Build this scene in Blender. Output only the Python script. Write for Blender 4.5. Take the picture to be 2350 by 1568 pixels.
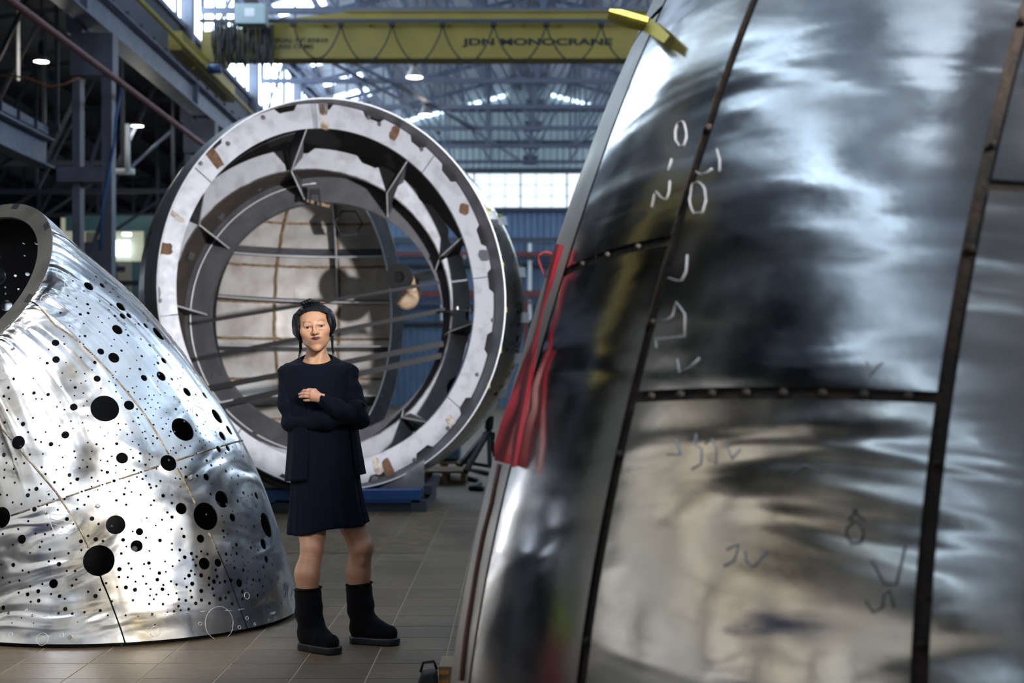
import bpy, math, random
import numpy as np
from mathutils import Vector, Matrix, Quaternion
from mathutils.geometry import delaunay_2d_cdt

for _o in list(bpy.data.objects):
    bpy.data.objects.remove(_o)
SC = bpy.context.scene
COL = SC.collection
PI = math.pi

# ------------------------------------------------------------------ camera
F_PX, CX, CY, CAM_H = 3264.0, 1175.0, 865.0, 1.21     # focal length, vanishing point (pixels of 2350x1568), height (m)
cam_d = bpy.data.cameras.new('camera')
cam_d.sensor_width = 36.0
cam_d.lens = 36.0 * F_PX / 2350.0
cam_d.shift_y = (CY - 784.0) / 2350.0
cam_d.clip_start, cam_d.clip_end = 0.05, 300
cam_d.dof.use_dof = True
cam_d.dof.focus_distance = 6.35
cam_d.dof.aperture_fstop = 2.6
cam = bpy.data.objects.new('camera', cam_d)
cam.location = (0, 0, CAM_H)
cam.rotation_euler = (PI / 2, 0, 0)
COL.objects.link(cam)
SC.camera = cam

# ------------------------------------------------------------------ exposure, world, lights
SC.view_settings.view_transform = 'Standard'
SC.view_settings.look = 'None'
SC.view_settings.gamma = 1.0
SC.view_settings.use_curve_mapping = False
SC.view_settings.exposure = 0.0
W = bpy.data.worlds.new('world')
SC.world = W
W.use_nodes = True
_nt = W.node_tree
_bg = _nt.nodes['Background']
_sky = _nt.nodes.new('ShaderNodeTexSky')
_sky.sky_type = 'HOSEK_WILKIE'
_sky.sun_direction = (0.3, -0.5, 0.8)
_sky.turbidity = 4.0
_nt.links.new(_sky.outputs[0], _bg.inputs[0])
_bg.inputs[1].default_value = 0.6

def area_light(name, loc, target, size, power, color, size_y=None):
    d = bpy.data.lights.new(name, 'AREA')
    d.shape = 'RECTANGLE'
    d.size = size
    d.size_y = size_y or size
    d.energy = power
    d.color = color
    o = bpy.data.objects.new(name, d)
    o.location = loc
    o.rotation_euler = (Vector(target) - Vector(loc)).to_track_quat('-Z', 'Y').to_euler()
    COL.objects.link(o)
    return o

# the photographer's studio lamps, out of frame on either side of the lens
area_light('key_softbox', (1.9, 1.2, 3.5), (-1.1, 6.6, 1.1), 0.8, 54, (1.0, 0.95, 0.88)).data.spread = math.radians(50)
_sd = bpy.data.lights.new('hull_strobe', 'SPOT')
_sd.energy = 1550; _sd.color = (0.97, 0.96, 1.0); _sd.spot_size = math.radians(47); _sd.spot_blend = 0.25; _sd.shadow_soft_size = 0.07
_so = bpy.data.objects.new('hull_strobe', _sd); _so.location = (1.35, 9.5, 2.1)
_so.rotation_euler = (Vector((-1.75, 13.3, 2.05)) - _so.location).to_track_quat('-Z', 'Y').to_euler(); COL.objects.link(_so)
area_light('side_softbox', (-2.8, 4.5, 2.7), (-2.25, 6.6, 0.8), 0.9, 12.5, (0.95, 0.97, 1.0)).data.spread = math.radians(70)
# added area lamp hung below the far roof, standing in for daylight
area_light('added_far_fill', (0.5, 38.0, 10.6), (0.5, 38.0, 0.0), 9.0, 330, (0.70, 0.83, 1.0), 28.0)

# ------------------------------------------------------------------ helpers
ORG = {}
def px(x, y, D):
    return Vector(((x - CX) / F_PX * D, D, CAM_H + (CY - y) / F_PX * D))

def setp(o, label=None, cat=None, group=None, kind=None):
    if label: o['label'] = label
    if cat: o['category'] = cat
    if group: o['group'] = group
    if kind: o['kind'] = kind
    return o

def thing(name, label, cat, loc=(0, 0, 0), group=None, kind=None):
    o = bpy.data.objects.new(name, None)
    o.empty_display_size = 0.2
    o.location = loc
    COL.objects.link(o)
    ORG[o] = Vector(loc)
    return setp(o, label, cat, group, kind)

class MB:
    """collects shapes in world coordinates; build() makes ONE mesh object"""
    def __init__(self):
        self.v, self.f, self.mi = [], [], []
        self.cur = 0
    def add(self, verts, faces):
        b = len(self.v)
        self.v += [tuple(p) for p in verts]
        self.f += [tuple(b + i for i in f) for f in faces]
        self.mi += [self.cur] * len(faces)
        return self
    def box(self, c, s, rot=None):
        c = Vector(c); h = Vector(s) * 0.5
        vs = []
        for z in (-1, 1):
            for y in (-1, 1):
                for x in (-1, 1):
                    p = Vector((x * h.x, y * h.y, z * h.z))
                    if rot: p = rot @ p
                    vs.append(c + p)
        return self.add(vs, [(0, 2, 3, 1), (4, 5, 7, 6), (0, 1, 5, 4), (2, 6, 7, 3), (0, 4, 6, 2), (1, 3, 7, 5)])
    def bx(self, x0, x1, y0, y1, z0, z1):
        return self.box(((x0 + x1) / 2, (y0 + y1) / 2, (z0 + z1) / 2), (abs(x1 - x0), abs(y1 - y0), abs(z1 - z0)))
    def bar(self, a, b, w, h, up=(0, 0, 1)):
        a = Vector(a); b = Vector(b); d = (b - a); L = d.length; d.normalize()
        u = Vector(up)
        if abs(u.dot(d)) > 0.98: u = Vector((0, 1, 0))
        s = d.cross(u).normalized(); u = s.cross(d).normalized()
        R = Matrix((s, d, u)).transposed()
        return self.box((a + b) / 2, (w, L, h), R)
    def ibeam(self, a, b, w, h, t=0.02, up=(0, 0, 1)):
        a = Vector(a); b = Vector(b); d = (b - a).normalized(); u = Vector(up)
        if abs(u.dot(d)) > 0.98: u = Vector((0, 1, 0))
        s = d.cross(u).normalized(); u = s.cross(d).normalized()
        self.bar(a + u * (h / 2 - t / 2), b + u * (h / 2 - t / 2), w, t, up)
        self.bar(a - u * (h / 2 - t / 2), b - u * (h / 2 - t / 2), w, t, up)
        return self.bar(a, b, t, h - 2 * t, up)
    def tube(self, pts, r, n=10, caps=True, closed=False):
        pts = [Vector(p) for p in pts]
        m = len(pts); base = None; vs = []; prev = None
        for i, p in enumerate(pts):
            if closed:
                d = (pts[(i + 1) % m] - pts[i - 1]).normalized()
            else:
                d = (pts[min(i + 1, m - 1)] - pts[max(i - 1, 0)]).normalized()
            if prev is None:
                u = Vector((0, 0, 1)) if abs(d.z) < 0.9 else Vector((1, 0, 0))
                s = d.cross(u).normalized()
            else:
                s = (prev - d * prev.dot(d)).normalized()
            prev = s
            t = d.cross(s)
            rr = r[i] if isinstance(r, (list, tuple)) else r
            for k in range(n):
                a = 2 * PI * k / n
                vs.append(p + (s * math.cos(a) + t * math.sin(a)) * rr)
        fs = []
        for i in range(m if closed else m - 1):
            for k in range(n):
                k2 = (k + 1) % n; j = (i + 1) % m
                fs.append((i * n + k, i * n + k2, j * n + k2, j * n + k))
        if caps and not closed:
            fs.append(tuple(range(n))[::-1]); fs.append(tuple((m - 1) * n + k for k in range(n)))
        return self.add(vs, fs)
    def lathe(self, c, axis, prof, n=24, ref=(0, 0, 1)):
        """prof: list of (distance along axis, radius)"""
        c = Vector(c); d = Vector(axis).normalized(); u = Vector(ref)
        if abs(u.dot(d)) > 0.98: u = Vector((1, 0, 0))
        s = d.cross(u).normalized(); t = d.cross(s)
        vs = []
        for (h, r) in prof:
            for k in range(n):
                a = 2 * PI * k / n
                vs.append(c + d * h + (s * math.cos(a) + t * math.sin(a)) * max(r, 1e-4))
        fs = []
        for i in range(len(prof) - 1):
            for k in range(n):
                k2 = (k + 1) % n
                fs.append((i * n + k, i * n + k2, (i + 1) * n + k2, (i + 1) * n + k))
        return self.add(vs, fs)
    def grid(self, P, wrap=False):
        """P: rows x cols of points"""
        R = len(P); C = len(P[0]); vs = [p for row in P for p in row]; fs = []
        for i in range(R - 1):
            for j in range(C if wrap else C - 1):
                j2 = (j + 1) % C
                fs.append((i * C + j, i * C + j2, (i + 1) * C + j2, (i + 1) * C + j))
        return self.add(vs, fs)
    def slab(self, P, N, t, wrap=False):
        """a grid of points P with normals N given thickness t (towards -N), closed at the borders"""
        R = len(P); C = len(P[0])
        Q = [[Vector(P[i][j]) - Vector(N[i][j]) * t for j in range(C)] for i in range(R)]
        vs = [p for row in P for p in row] + [p for row in Q for p in row]
        o = R * C; fs = []
        for i in range(R - 1):
            for j in range(C if wrap else C - 1):
                j2 = (j + 1) % C
                a, b, c_, d = i * C + j, i * C + j2, (i + 1) * C + j2, (i + 1) * C + j
                fs.append((a, b, c_, d)); fs.append((o + d, o + c_, o + b, o + a))
        for j in range(C if wrap else C - 1):
            j2 = (j + 1) % C
            fs.append((o + j, o + j2, j2, j))
            e = (R - 1) * C
            fs.append((e + j, e + j2, o + e + j2, o + e + j))
        if not wrap:
            for i in range(R - 1):
                fs.append((i * C, (i + 1) * C, o + (i + 1) * C, o + i * C))
                fs.append((o + i * C + C - 1, o + (i + 1) * C + C - 1, (i + 1) * C + C - 1, i * C + C - 1))
        return self.add(vs, fs)
    def build(self, name, mat, parent=None, smooth=False, label=None, cat=None, group=None, kind=None, bevel=0):
        org = ORG.get(parent, Vector((0, 0, 0))) if parent else Vector((0, 0, 0))
        me = bpy.data.meshes.new(name)
        me.from_pydata([(p[0] - org.x, p[1] - org.y, p[2] - org.z) for p in self.v], [], self.f)
        mats = mat if isinstance(mat, (list, tuple)) else [mat]
        for m in mats: me.materials.append(m)
        if len(mats) > 1: me.polygons.foreach_set('material_index', self.mi)
        if smooth: me.shade_smooth()
        me.update()
        o = bpy.data.objects.new(name, me)
        if parent:
            o.parent = parent
        ORG[o] = org
        COL.objects.link(o)
        if smooth == 'auto':
            me.set_sharp_from_angle(angle=0.7)
        if bevel:
            b = o.modifiers.new('bevel', 'BEVEL'); b.width = bevel; b.segments = 2; b.limit_method = 'ANGLE'
        return setp(o, label, cat, group, kind)

def copy_tree(o, parent=None, loc=None):
    c = o.copy(); COL.objects.link(c)
    if parent: c.parent = parent
    if loc is not None: c.location = loc
    for ch in list(o.children): copy_tree(ch, c)
    return c

# ------------------------------------------------------------------ materials
def nodes(name):
    m = bpy.data.materials.new(name); m.use_nodes = True
    nt = m.node_tree
    return m, nt, nt.nodes['Principled BSDF']

def mat(name, col, rough=0.5, metal=0.0, noise=None, bump=0, bscale=20, emit=None, estr=1.0, spec=0.5, stretch=(1, 1, 1), sheen=0, coat=0, rvar=0):
    """noise = (scale, colour2, contrast low, high); all in object space"""
    m, nt, b = nodes(name)
    b.inputs['Base Color'].default_value = (*col, 1)
    b.inputs['Roughness'].default_value = rough
    b.inputs['Metallic'].default_value = metal
    b.inputs['Specular IOR Level'].default_value = spec
    if sheen:
        b.inputs['Sheen Weight'].default_value = sheen
        b.inputs['Sheen Roughness'].default_value = 0.5
    if coat: b.inputs['Coat Weight'].default_value = coat
    if emit:
        b.inputs['Emission Color'].default_value = (*emit, 1)
        b.inputs['Emission Strength'].default_value = estr
    if noise or bump or rvar:
        tc = nt.nodes.new('ShaderNodeTexCoord'); mp = nt.nodes.new('ShaderNodeMapping')
        mp.inputs['Scale'].default_value = stretch
        nt.links.new(tc.outputs['Object'], mp.inputs[0])
    if noise:
        n = nt.nodes.new('ShaderNodeTexNoise'); n.inputs['Scale'].default_value = noise[0]; n.inputs['Detail'].default_value = 6
        r = nt.nodes.new('ShaderNodeValToRGB')
        r.color_ramp.elements[0].position = noise[2]; r.color_ramp.elements[1].position = noise[3]
        r.color_ramp.elements[0].color = (*noise[1], 1); r.color_ramp.elements[1].color = (*col, 1)
        nt.links.new(mp.outputs[0], n.inputs['Vector']); nt.links.new(n.outputs['Fac'], r.inputs[0])
        nt.links.new(r.outputs[0], b.inputs['Base Color'])
    if rvar:
        n = nt.nodes.new('ShaderNodeTexNoise'); n.inputs['Scale'].default_value = bscale * 0.4; n.inputs['Detail'].default_value = 5
        mr = nt.nodes.new('ShaderNodeMapRange')
        mr.inputs['To Min'].default_value = max(rough - rvar, 0.02); mr.inputs['To Max'].default_value = rough + rvar
        mr.inputs['From Min'].default_value = 0.3; mr.inputs['From Max'].default_value = 0.7
        nt.links.new(mp.outputs[0], n.inputs['Vector']); nt.links.new(n.outputs['Fac'], mr.inputs[0])
        nt.links.new(mr.outputs[0], b.inputs['Roughness'])
    if bump:
        n = nt.nodes.new('ShaderNodeTexNoise'); n.inputs['Scale'].default_value = bscale; n.inputs['Detail'].default_value = 4
        bp = nt.nodes.new('ShaderNodeBump'); bp.inputs['Strength'].default_value = bump; bp.inputs['Distance'].default_value = 0.02
        nt.links.new(mp.outputs[0], n.inputs['Vector']); nt.links.new(n.outputs['Fac'], bp.inputs['Height'])
        nt.links.new(bp.outputs[0], b.inputs['Normal'])
    return m

M = {}
M['grey_steel'] = mat('painted_grey_steel', (0.15, 0.175, 0.25), 0.55, 0, (3, (0.10, 0.12, 0.17), 0.3, 0.7))
M['dark_steel'] = mat('dark_painted_steel', (0.045, 0.052, 0.075), 0.6)
M['truss'] = mat('truss_paint', (0.085, 0.10, 0.15), 0.6)
M['column'] = mat('column_paint', (0.13, 0.145, 0.20), 0.55, 0, (2, (0.085, 0.09, 0.12), 0.35, 0.65))
M['yellow'] = mat('crane_yellow', (0.30, 0.24, 0.045), 0.45, 0, (1.5, (0.24, 0.19, 0.04), 0.3, 0.7))
M['black'] = mat('black_rubber', (0.008, 0.009, 0.012), 0.5)
M['letter'] = mat('black_lettering', (0.01, 0.01, 0.012), 0.6)
M['clad'] = mat('wall_cladding', (0.48, 0.56, 0.58), 0.5, 0, (0.8, (0.38, 0.46, 0.48), 0.3, 0.7))
M['clad_blue'] = mat('blue_cladding', (0.13, 0.20, 0.32), 0.5, 0, (0.8, (0.09, 0.15, 0.25), 0.3, 0.7))
M['roof'] = mat('roof_sheet', (0.62, 0.64, 0.70), 0.5, 0.1, (0.5, (0.48, 0.50, 0.56), 0.3, 0.7))
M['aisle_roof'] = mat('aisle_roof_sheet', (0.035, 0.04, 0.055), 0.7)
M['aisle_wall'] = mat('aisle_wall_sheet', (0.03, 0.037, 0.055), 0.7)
M['glass'] = mat('daylit_pane', (0.8, 0.9, 1.0), 0.3, 0, emit=(0.90, 0.98, 1.0), estr=0.95)
M['glass_side'] = mat('daylit_side_pane', (0.7, 0.85, 1.0), 0.3, 0, emit=(0.66, 0.84, 1.0), estr=3.2)
M['glass_far'] = mat('daylit_far_side_pane', (0.7, 0.85, 1.0), 0.3, 0, emit=(0.70, 0.86, 1.0), estr=8.0)
M['sky'] = mat('added_roof_glow', (0.7, 0.85, 1.0), 0.3, 0, emit=(0.72, 0.86, 1.0), estr=1.6)
M['side_glow_low'] = mat('low_side_glow', (0.6, 0.6, 0.55), 0.4, 0, emit=(0.98, 0.92, 0.82), estr=0.75)  # glow for added panels, reflected in the polished hull
M['dim_glass'] = mat('dim_daylit_pane', (0.6, 0.6, 0.55), 0.4, 0, emit=(0.95, 0.92, 0.84), estr=1.1)
M['lampglow'] = mat('lamp_glow', (1, 1, 1), 0.3, 0, emit=(1.0, 0.97, 0.9), estr=14)
M['lampshade'] = mat('lamp_aluminium', (0.30, 0.29, 0.28), 0.35, 0.7)
M['redsteel'] = mat('red_oxide_steel', (0.14, 0.035, 0.035), 0.6)
M['redpipe'] = mat('red_brown_pipe', (0.17, 0.085, 0.09), 0.5)
M['white_pipe'] = mat('white_pipe', (0.75, 0.76, 0.78), 0.5)
M['blue_cable'] = mat('blue_hose', (0.02, 0.09, 0.28), 0.5)
M['orange_cable'] = mat('orange_lead', (0.30, 0.11, 0.05), 0.6)
M['teal'] = mat('teal_wall_paint', (0.09, 0.20, 0.24), 0.6)
M['cream'] = mat('cream_wall_paint', (0.45, 0.42, 0.32), 0.7)
M['box_grey'] = mat('enclosure_grey', (0.33, 0.42, 0.45), 0.5)
M['paper'] = mat('white_paper', (0.72, 0.74, 0.78), 0.7)
M['tape'] = mat('yellow_tape', (0.42, 0.40, 0.07), 0.5)
M['aisle_truss'] = mat('aisle_truss_shaded', (0.028, 0.033, 0.05), 0.65)  # truss paint darkened, the aisle's shade put into the colour
# ================================================================== the hall
XL, XR, XC = -7.0, 8.4, 0.70          # clerestory planes and ridge line
D_END, D_BACK = 58.0, -16.0
Z_CH, Z_AP, SL = 9.45, 13.2, 0.26     # truss bottom chord, ridge, roof slope
def roof_z(x): return Z_AP - SL * abs(x - XC)

# ---- floor: a slab, with the nearest tiles laid one by one as children
def floor_material(name, tile):
    m, nt, b = nodes(name)
    tc = nt.nodes.new('ShaderNodeTexCoord')
    geo = nt.nodes.new('ShaderNodeNewGeometry')
    n1 = nt.nodes.new('ShaderNodeTexNoise'); n1.inputs['Scale'].default_value = 1.3; n1.inputs['Detail'].default_value = 8
    r1 = nt.nodes.new('ShaderNodeValToRGB')
    r1.color_ramp.elements[0].position = 0.3; r1.color_ramp.elements[0].color = (0.080, 0.055, 0.031, 1)
    r1.color_ramp.elements[1].position = 0.72; r1.color_ramp.elements[1].color = (0.155, 0.112, 0.066, 1)
    nt.links.new(geo.outputs['Position'], n1.inputs['Vector']); nt.links.new(n1.outputs['Fac'], r1.inputs[0])
    mp = nt.nodes.new('ShaderNodeMapping'); mp.inputs['Scale'].default_value = (26, 70, 1)
    n2 = nt.nodes.new('ShaderNodeTexNoise'); n2.inputs['Scale'].default_value = 1.0; n2.inputs['Detail'].default_value = 3
    r2 = nt.nodes.new('ShaderNodeValToRGB')
    r2.color_ramp.elements[0].position = 0.33; r2.color_ramp.elements[0].color = (0.30, 0.28, 0.26, 1)
    r2.color_ramp.elements[1].position = 0.40; r2.color_ramp.elements[1].color = (1, 1, 1, 1)
    nt.links.new(geo.outputs['Position'], mp.inputs[0]); nt.links.new(mp.outputs[0], n2.inputs['Vector']); nt.links.new(n2.outputs['Fac'], r2.inputs[0])
    mx = nt.nodes.new('ShaderNodeMixRGB'); mx.blend_type = 'MULTIPLY'; mx.inputs[0].default_value = 1.0
    nt.links.new(r1.outputs[0], mx.inputs[1]); nt.links.new(r2.outputs[0], mx.inputs[2])
    mp3 = nt.nodes.new('ShaderNodeMapping'); mp3.inputs['Scale'].default_value = (3, 60, 1)
    n3 = nt.nodes.new('ShaderNodeTexNoise'); n3.inputs['Detail'].default_value = 4; n3.inputs['Scale'].default_value = 1
    nt.links.new(geo.outputs['Position'], mp3.inputs[0]); nt.links.new(mp3.outputs[0], n3.inputs['Vector'])
    mx2 = nt.nodes.new('ShaderNodeMixRGB'); mx2.blend_type = 'OVERLAY'; mx2.inputs[0].default_value = 0.55
    nt.links.new(mx.outputs[0], mx2.inputs[1]); nt.links.new(n3.outputs['Fac'], mx2.inputs[2])
    last = mx2.outputs[0]
    if not tile:      # far floor: joints only drawn by the material
        br = nt.nodes.new('ShaderNodeTexBrick'); br.offset = 0.5
        br.inputs['Color1'].default_value = (1, 1, 1, 1); br.inputs['Color2'].default_value = (0.86, 0.86, 0.86, 1)
        br.inputs['Mortar'].default_value = (0.45, 0.43, 0.4, 1)
        br.inputs['Scale'].default_value = 1; br.inputs['Mortar Size'].default_value = 0.006
        br.inputs['Brick Width'].default_value = 0.6; br.inputs['Row Height'].default_value = 0.3
        nt.links.new(geo.outputs['Position'], br.inputs['Vector'])
        mx3 = nt.nodes.new('ShaderNodeMixRGB'); mx3.blend_type = 'MULTIPLY'; mx3.inputs[0].default_value = 1
        nt.links.new(last, mx3.inputs[1]); nt.links.new(br.outputs['Color'], mx3.inputs[2]); last = mx3.outputs[0]
    else:
        oi = nt.nodes.new('ShaderNodeObjectInfo')
        hs = nt.nodes.new('ShaderNodeHueSaturation')
        mr = nt.nodes.new('ShaderNodeMapRange'); mr.inputs['To Min'].default_value = 0.82; mr.inputs['To Max'].default_value = 1.12
        nt.links.new(oi.outputs['Random'], mr.inputs[0]); nt.links.new(mr.outputs[0], hs.inputs['Value'])
        nt.links.new(last, hs.inputs['Color']); last = hs.outputs[0]
    nt.links.new(last, b.inputs['Base Color'])
    b.inputs['Roughness'].default_value = 0.5
    bp = nt.nodes.new('ShaderNodeBump'); bp.inputs['Strength'].default_value = 0.25; bp.inputs['Distance'].default_value = 0.004
    nt.links.new(r2.outputs[0], bp.inputs['Height']); nt.links.new(bp.outputs[0], b.inputs['Normal'])
    return m
M['floor'] = floor_material('worn_brown_floor', False)
M['tile'] = floor_material('worn_brown_floor_tile', True)
M['joint'] = mat('floor_joint_dirt', (0.26, 0.21, 0.15), 0.8)
M['floor_yellow'] = mat('worn_yellow_floor_paint', (0.17, 0.115, 0.03), 0.6, 0, (9, (0.085, 0.065, 0.038), 0.42, 0.62))

TX0, TX1, TD0, TD1 = -2.985, 0.015, 5.1, 14.1
fl = MB()
fl.add([(-18, D_BACK, 0), (TX0, D_BACK, 0), (TX0, D_END + 2, 0), (-18, D_END + 2, 0)], [(0, 1, 2, 3)])
fl.add([(TX1, D_BACK, 0), (12, D_BACK, 0), (12, D_END + 2, 0), (TX1, D_END + 2, 0)], [(0, 1, 2, 3)])
fl.add([(TX0, D_BACK, 0), (TX1, D_BACK, 0), (TX1, TD0, 0), (TX0, TD0, 0)], [(0, 1, 2, 3)])
fl.add([(TX0, TD1, 0), (TX1, TD1, 0), (TX1, D_END + 2, 0), (TX0, D_END + 2, 0)], [(0, 1, 2, 3)])
fl.cur = 1
fl.add([(TX0, TD0, -0.0022), (TX1, TD0, -0.0022), (TX1, TD1, -0.0022), (TX0, TD1, -0.0022)], [(0, 1, 2, 3)])
FLOOR = fl.build('floor', [M['floor'], M['joint']], label='worn brown tiled workshop floor with pale joints', kind='structure')
tb = MB(); g = 0.0022
tb.add([(-0.15 + g, -0.15 + g, -0.006), (0.15 - g, -0.15 + g, -0.006), (0.15 - g, 0.15 - g, -0.006), (-0.15 + g, 0.15 - g, -0.006),
        (-0.15 + g + .002, -0.15 + g + .002, 0), (0.15 - g - .002, -0.15 + g + .002, 0), (0.15 - g - .002, 0.15 - g - .002, 0), (-0.15 + g + .002, 0.15 - g - .002, 0)],
       [(4, 5, 6, 7), (0, 1, 5, 4), (1, 2, 6, 5), (2, 3, 7, 6), (3, 0, 4, 7)])
t0 = tb.build('floor_tile', M['tile'], FLOOR)
tile_me = t0.data
rng = random.Random(4)
for i in range(10):
    for j in range(30):
        x = TX0 + 0.15 + 0.3 * i; y = TD0 + 0.15 + 0.3 * j
        o = t0 if (i == 0 and j == 0) else bpy.data.objects.new('floor_tile', tile_me)
        if o is not t0:
            COL.objects.link(o); o.parent = FLOOR
        o.location = (x, y, rng.uniform(-0.0008, 0.0))
# worn yellow lane marking (an L)
ym = MB()
ym.add([px(700, 1268, 1).xyz * 0 + Vector(p) for p in ((-1.85, 9.75, 0.0015), (-0.60, 9.75, 0.0015), (-0.60, 12.95, 0.0015), (-0.86, 12.95, 0.0015), (-0.86, 10.7, 0.0015), (-1.85, 10.7, 0.0015))], [(0, 1, 2, 3, 4, 5)])
ym.build('floor_marking', M['floor_yellow'], label='worn yellow lane line painted on the floor behind the woman', cat='floor marking')

# ---- corrugated sheets
def corrugated(name, o, ux, uy, n, L, Hh, pitch, depth, material, **kw):
    """sheet from o along ux (length L) and uy (height Hh), ribs across ux, relief along n"""
    o = Vector(o); ux = Vector(ux); uy = Vector(uy); n = Vector(n)
    k = int(L / pitch); mb = MB(); row = []
    for i in range(k + 1):
        for (f, d) in ((0.0, 0), (0.42, 0), (0.5, 1), (0.92, 1)):
            s = (i + f) * pitch
            if s > L: break
            row.append((s, d))
    mb.grid([[o + ux * s + n * (d * depth) + uy * h for (s, d) in row] for h in (0, Hh)])
    return mb.build(name, material, **kw)

# end wall: upper cladding to the gable, window band, blue cladding below
wz1 = 9.51; wz0 = 8.09
wl = thing('wall_end', 'corrugated steel end wall of the hall with a high band of windows', 'wall', (XC, D_END, 0), kind='structure')
del wl['category']
k = MB(); pitch = 0.26; row = []
x = -18.0
while x < 12:
    for (f, d) in ((0, 0), (0.45, 0), (0.5, 1), (0.95, 1)):
        row.append((x + f * pitch, d * 0.05))
    x += pitch
k.grid([[Vector((a, D_END - d, wz1)) for a, d in row], [Vector((a, D_END - d, max(wz1 + .01, roof_z(a) + 0.05))) for a, d in row]])
k.build('upper_cladding', M['clad'], wl)
k = MB(); k.grid([[Vector((a, D_END - d, 6.9)) for a, d in row], [Vector((a, D_END - d, wz0)) for a, d in row]])
k.build('blue_cladding', M['clad_blue'], wl)
k = MB(); k.grid([[Vector((a, D_END - d, 0)) for a, d in row], [Vector((a, D_END - d, 6.7)) for a, d in row]])
k.build('lower_cladding', M['clad_blue'], wl)
for z in (12.05, 10.75, 9.62, 8.0, 6.8, 5.75, 3.4):
    q = MB(); q.bx(-17, 11, D_END - 0.28, D_END - 0.05, z - 0.06, z + 0.06)
    q.build('girt', M['dark_steel'], wl)
for z, r in ((6.15, 0.09), (4.55, 0.13)):
    q = MB(); q.bx(-7, 9, D_END - 0.9, D_END - 0.6, z - r, z + r); q.build('red_girder', M['redsteel'], wl)
for z in (5.98, 4.2):
    q = MB(); q.bx(-7, 9, D_END - 0.62, D_END - 0.5, z - .05, z + .05); q.build('grey_rail', M['grey_steel'], wl)
for x in (-2.8, 0.72, 4.2):
    q = MB(); q.bx(x - .07, x + .07, D_END - .6, D_END - .3, 3.5, 6.6); q.build('post', M['white_pipe'], wl)
# window band: each pane an object
win = thing('window_1', 'band of bright daylit panes high on the end wall', 'window', (XC, D_END, wz0), kind='structure')
del win['category']
pw = 0.63; x = -5.95
pane_me = None
idx = 0
while x < 8.4:
    for r in range(3):
        hz = (wz1 - wz0) / 3
        q = MB(); q.bx(x + .012, x + pw - .012, D_END - .06, D_END - .04, wz0 + r * hz + .012, wz0 + (r + 1) * hz - .012)
        q.build('pane', M['glass'], win)
    x += pw; idx += 1
x = -5.95; c = 0
while x < 8.5:
    w = 0.055 if c % 3 == 1 else 0.016
    q = MB(); q.bx(x - w / 2, x + w / 2, D_END - .11, D_END - .03, wz0, wz1); q.build('mullion', M['dark_steel'], win)
    x += pw; c += 1
for r in range(4):
    z = wz0 + r * (wz1 - wz0) / 3; w = 0.05 if r in (0, 3) else 0.014
    q = MB(); q.bx(-6, 8.5, D_END - .10, D_END - .03, z - w / 2, z + w / 2); q.build('transom', M['dark_steel'], win)

# ---- roof
ce = thing('ceiling', 'corrugated grey roof sheeting on steel purlins', 'ceiling', (XC, 20, Z_AP), kind='structure')
del ce['category']
for sgn, nm in ((-1, 'roof_slope'), (1, 'roof_slope')):
    xe = XL - 0.4 if sgn < 0 else XR + 0.4
    mb = MB(); row = []
    y = D_BACK
    while y < D_END + 0.3:
        for (f, d) in ((0, 0), (0.45, 0), (0.5, 1), (0.95, 1)):
            row.append((y + f * 0.5, d * 0.05))
        y += 0.5
    mb.grid([[Vector((XC, a, Z_AP + d)) for a, d in row], [Vector((xe, a, roof_z(xe) + d)) for a, d in row]])
    mb.build(nm, M['roof'], ce)
    for i in range(7):
        x = XC + sgn * (0.35 + i * 1.15)
        q = MB(); q.bar((x, 20, roof_z(x) - 0.13), (x, D_END, roof_z(x) - 0.13), 0.09, 0.22); q.build('purlin', M['truss'], ce)
    for y in (-1.5, 4.0, 9.5):
        for x0_ in (1.6, 4.4):
            x0 = XC + sgn * x0_; x1 = XC + sgn * (x0_ + 1.5)
            q = MB(); q.add([(x0, y, roof_z(x0) - .03), (x1, y, roof_z(x1) - .03), (x1, y + 4.5, roof_z(x1) - .03), (x0, y + 4.5, roof_z(x0) - .03)], [(0, 1, 2, 3)]); q.build('roof_light', M['sky'], ce)  # glowing panels added above the camera for reflections in the hulls
    for i in range(9):
        y0 = 29 + 3.2 * i; x0 = XC + sgn * 5.9; x1 = XC + sgn * 7.2
        q = MB(); q.add([(x0, y0, roof_z(x0) - .02), (x1, y0, roof_z(x1) - .02), (x1, y0 + 1.3, roof_z(x1) - .02), (x0, y0 + 1.3, roof_z(x0) - .02)], [(0, 1, 2, 3)]); q.build('roof_light', M['glass_far'], ce)
    # sun-lit gap between roof and end wall, built as translucent strips
    for i in range(8):
        x = XC + sgn * (0.9 + 0.85 * i)
        a = Vector((x, D_END - .2, roof_z(x) - 0.30)); b = Vector((x + sgn * .72, D_END - .2, roof_z(x + sgn * .72) - 0.30))
        q = MB(); q.bar(a, b, 0.04, 0.13); q.build('translucent_strip', M['glass_side'], ce)

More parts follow.
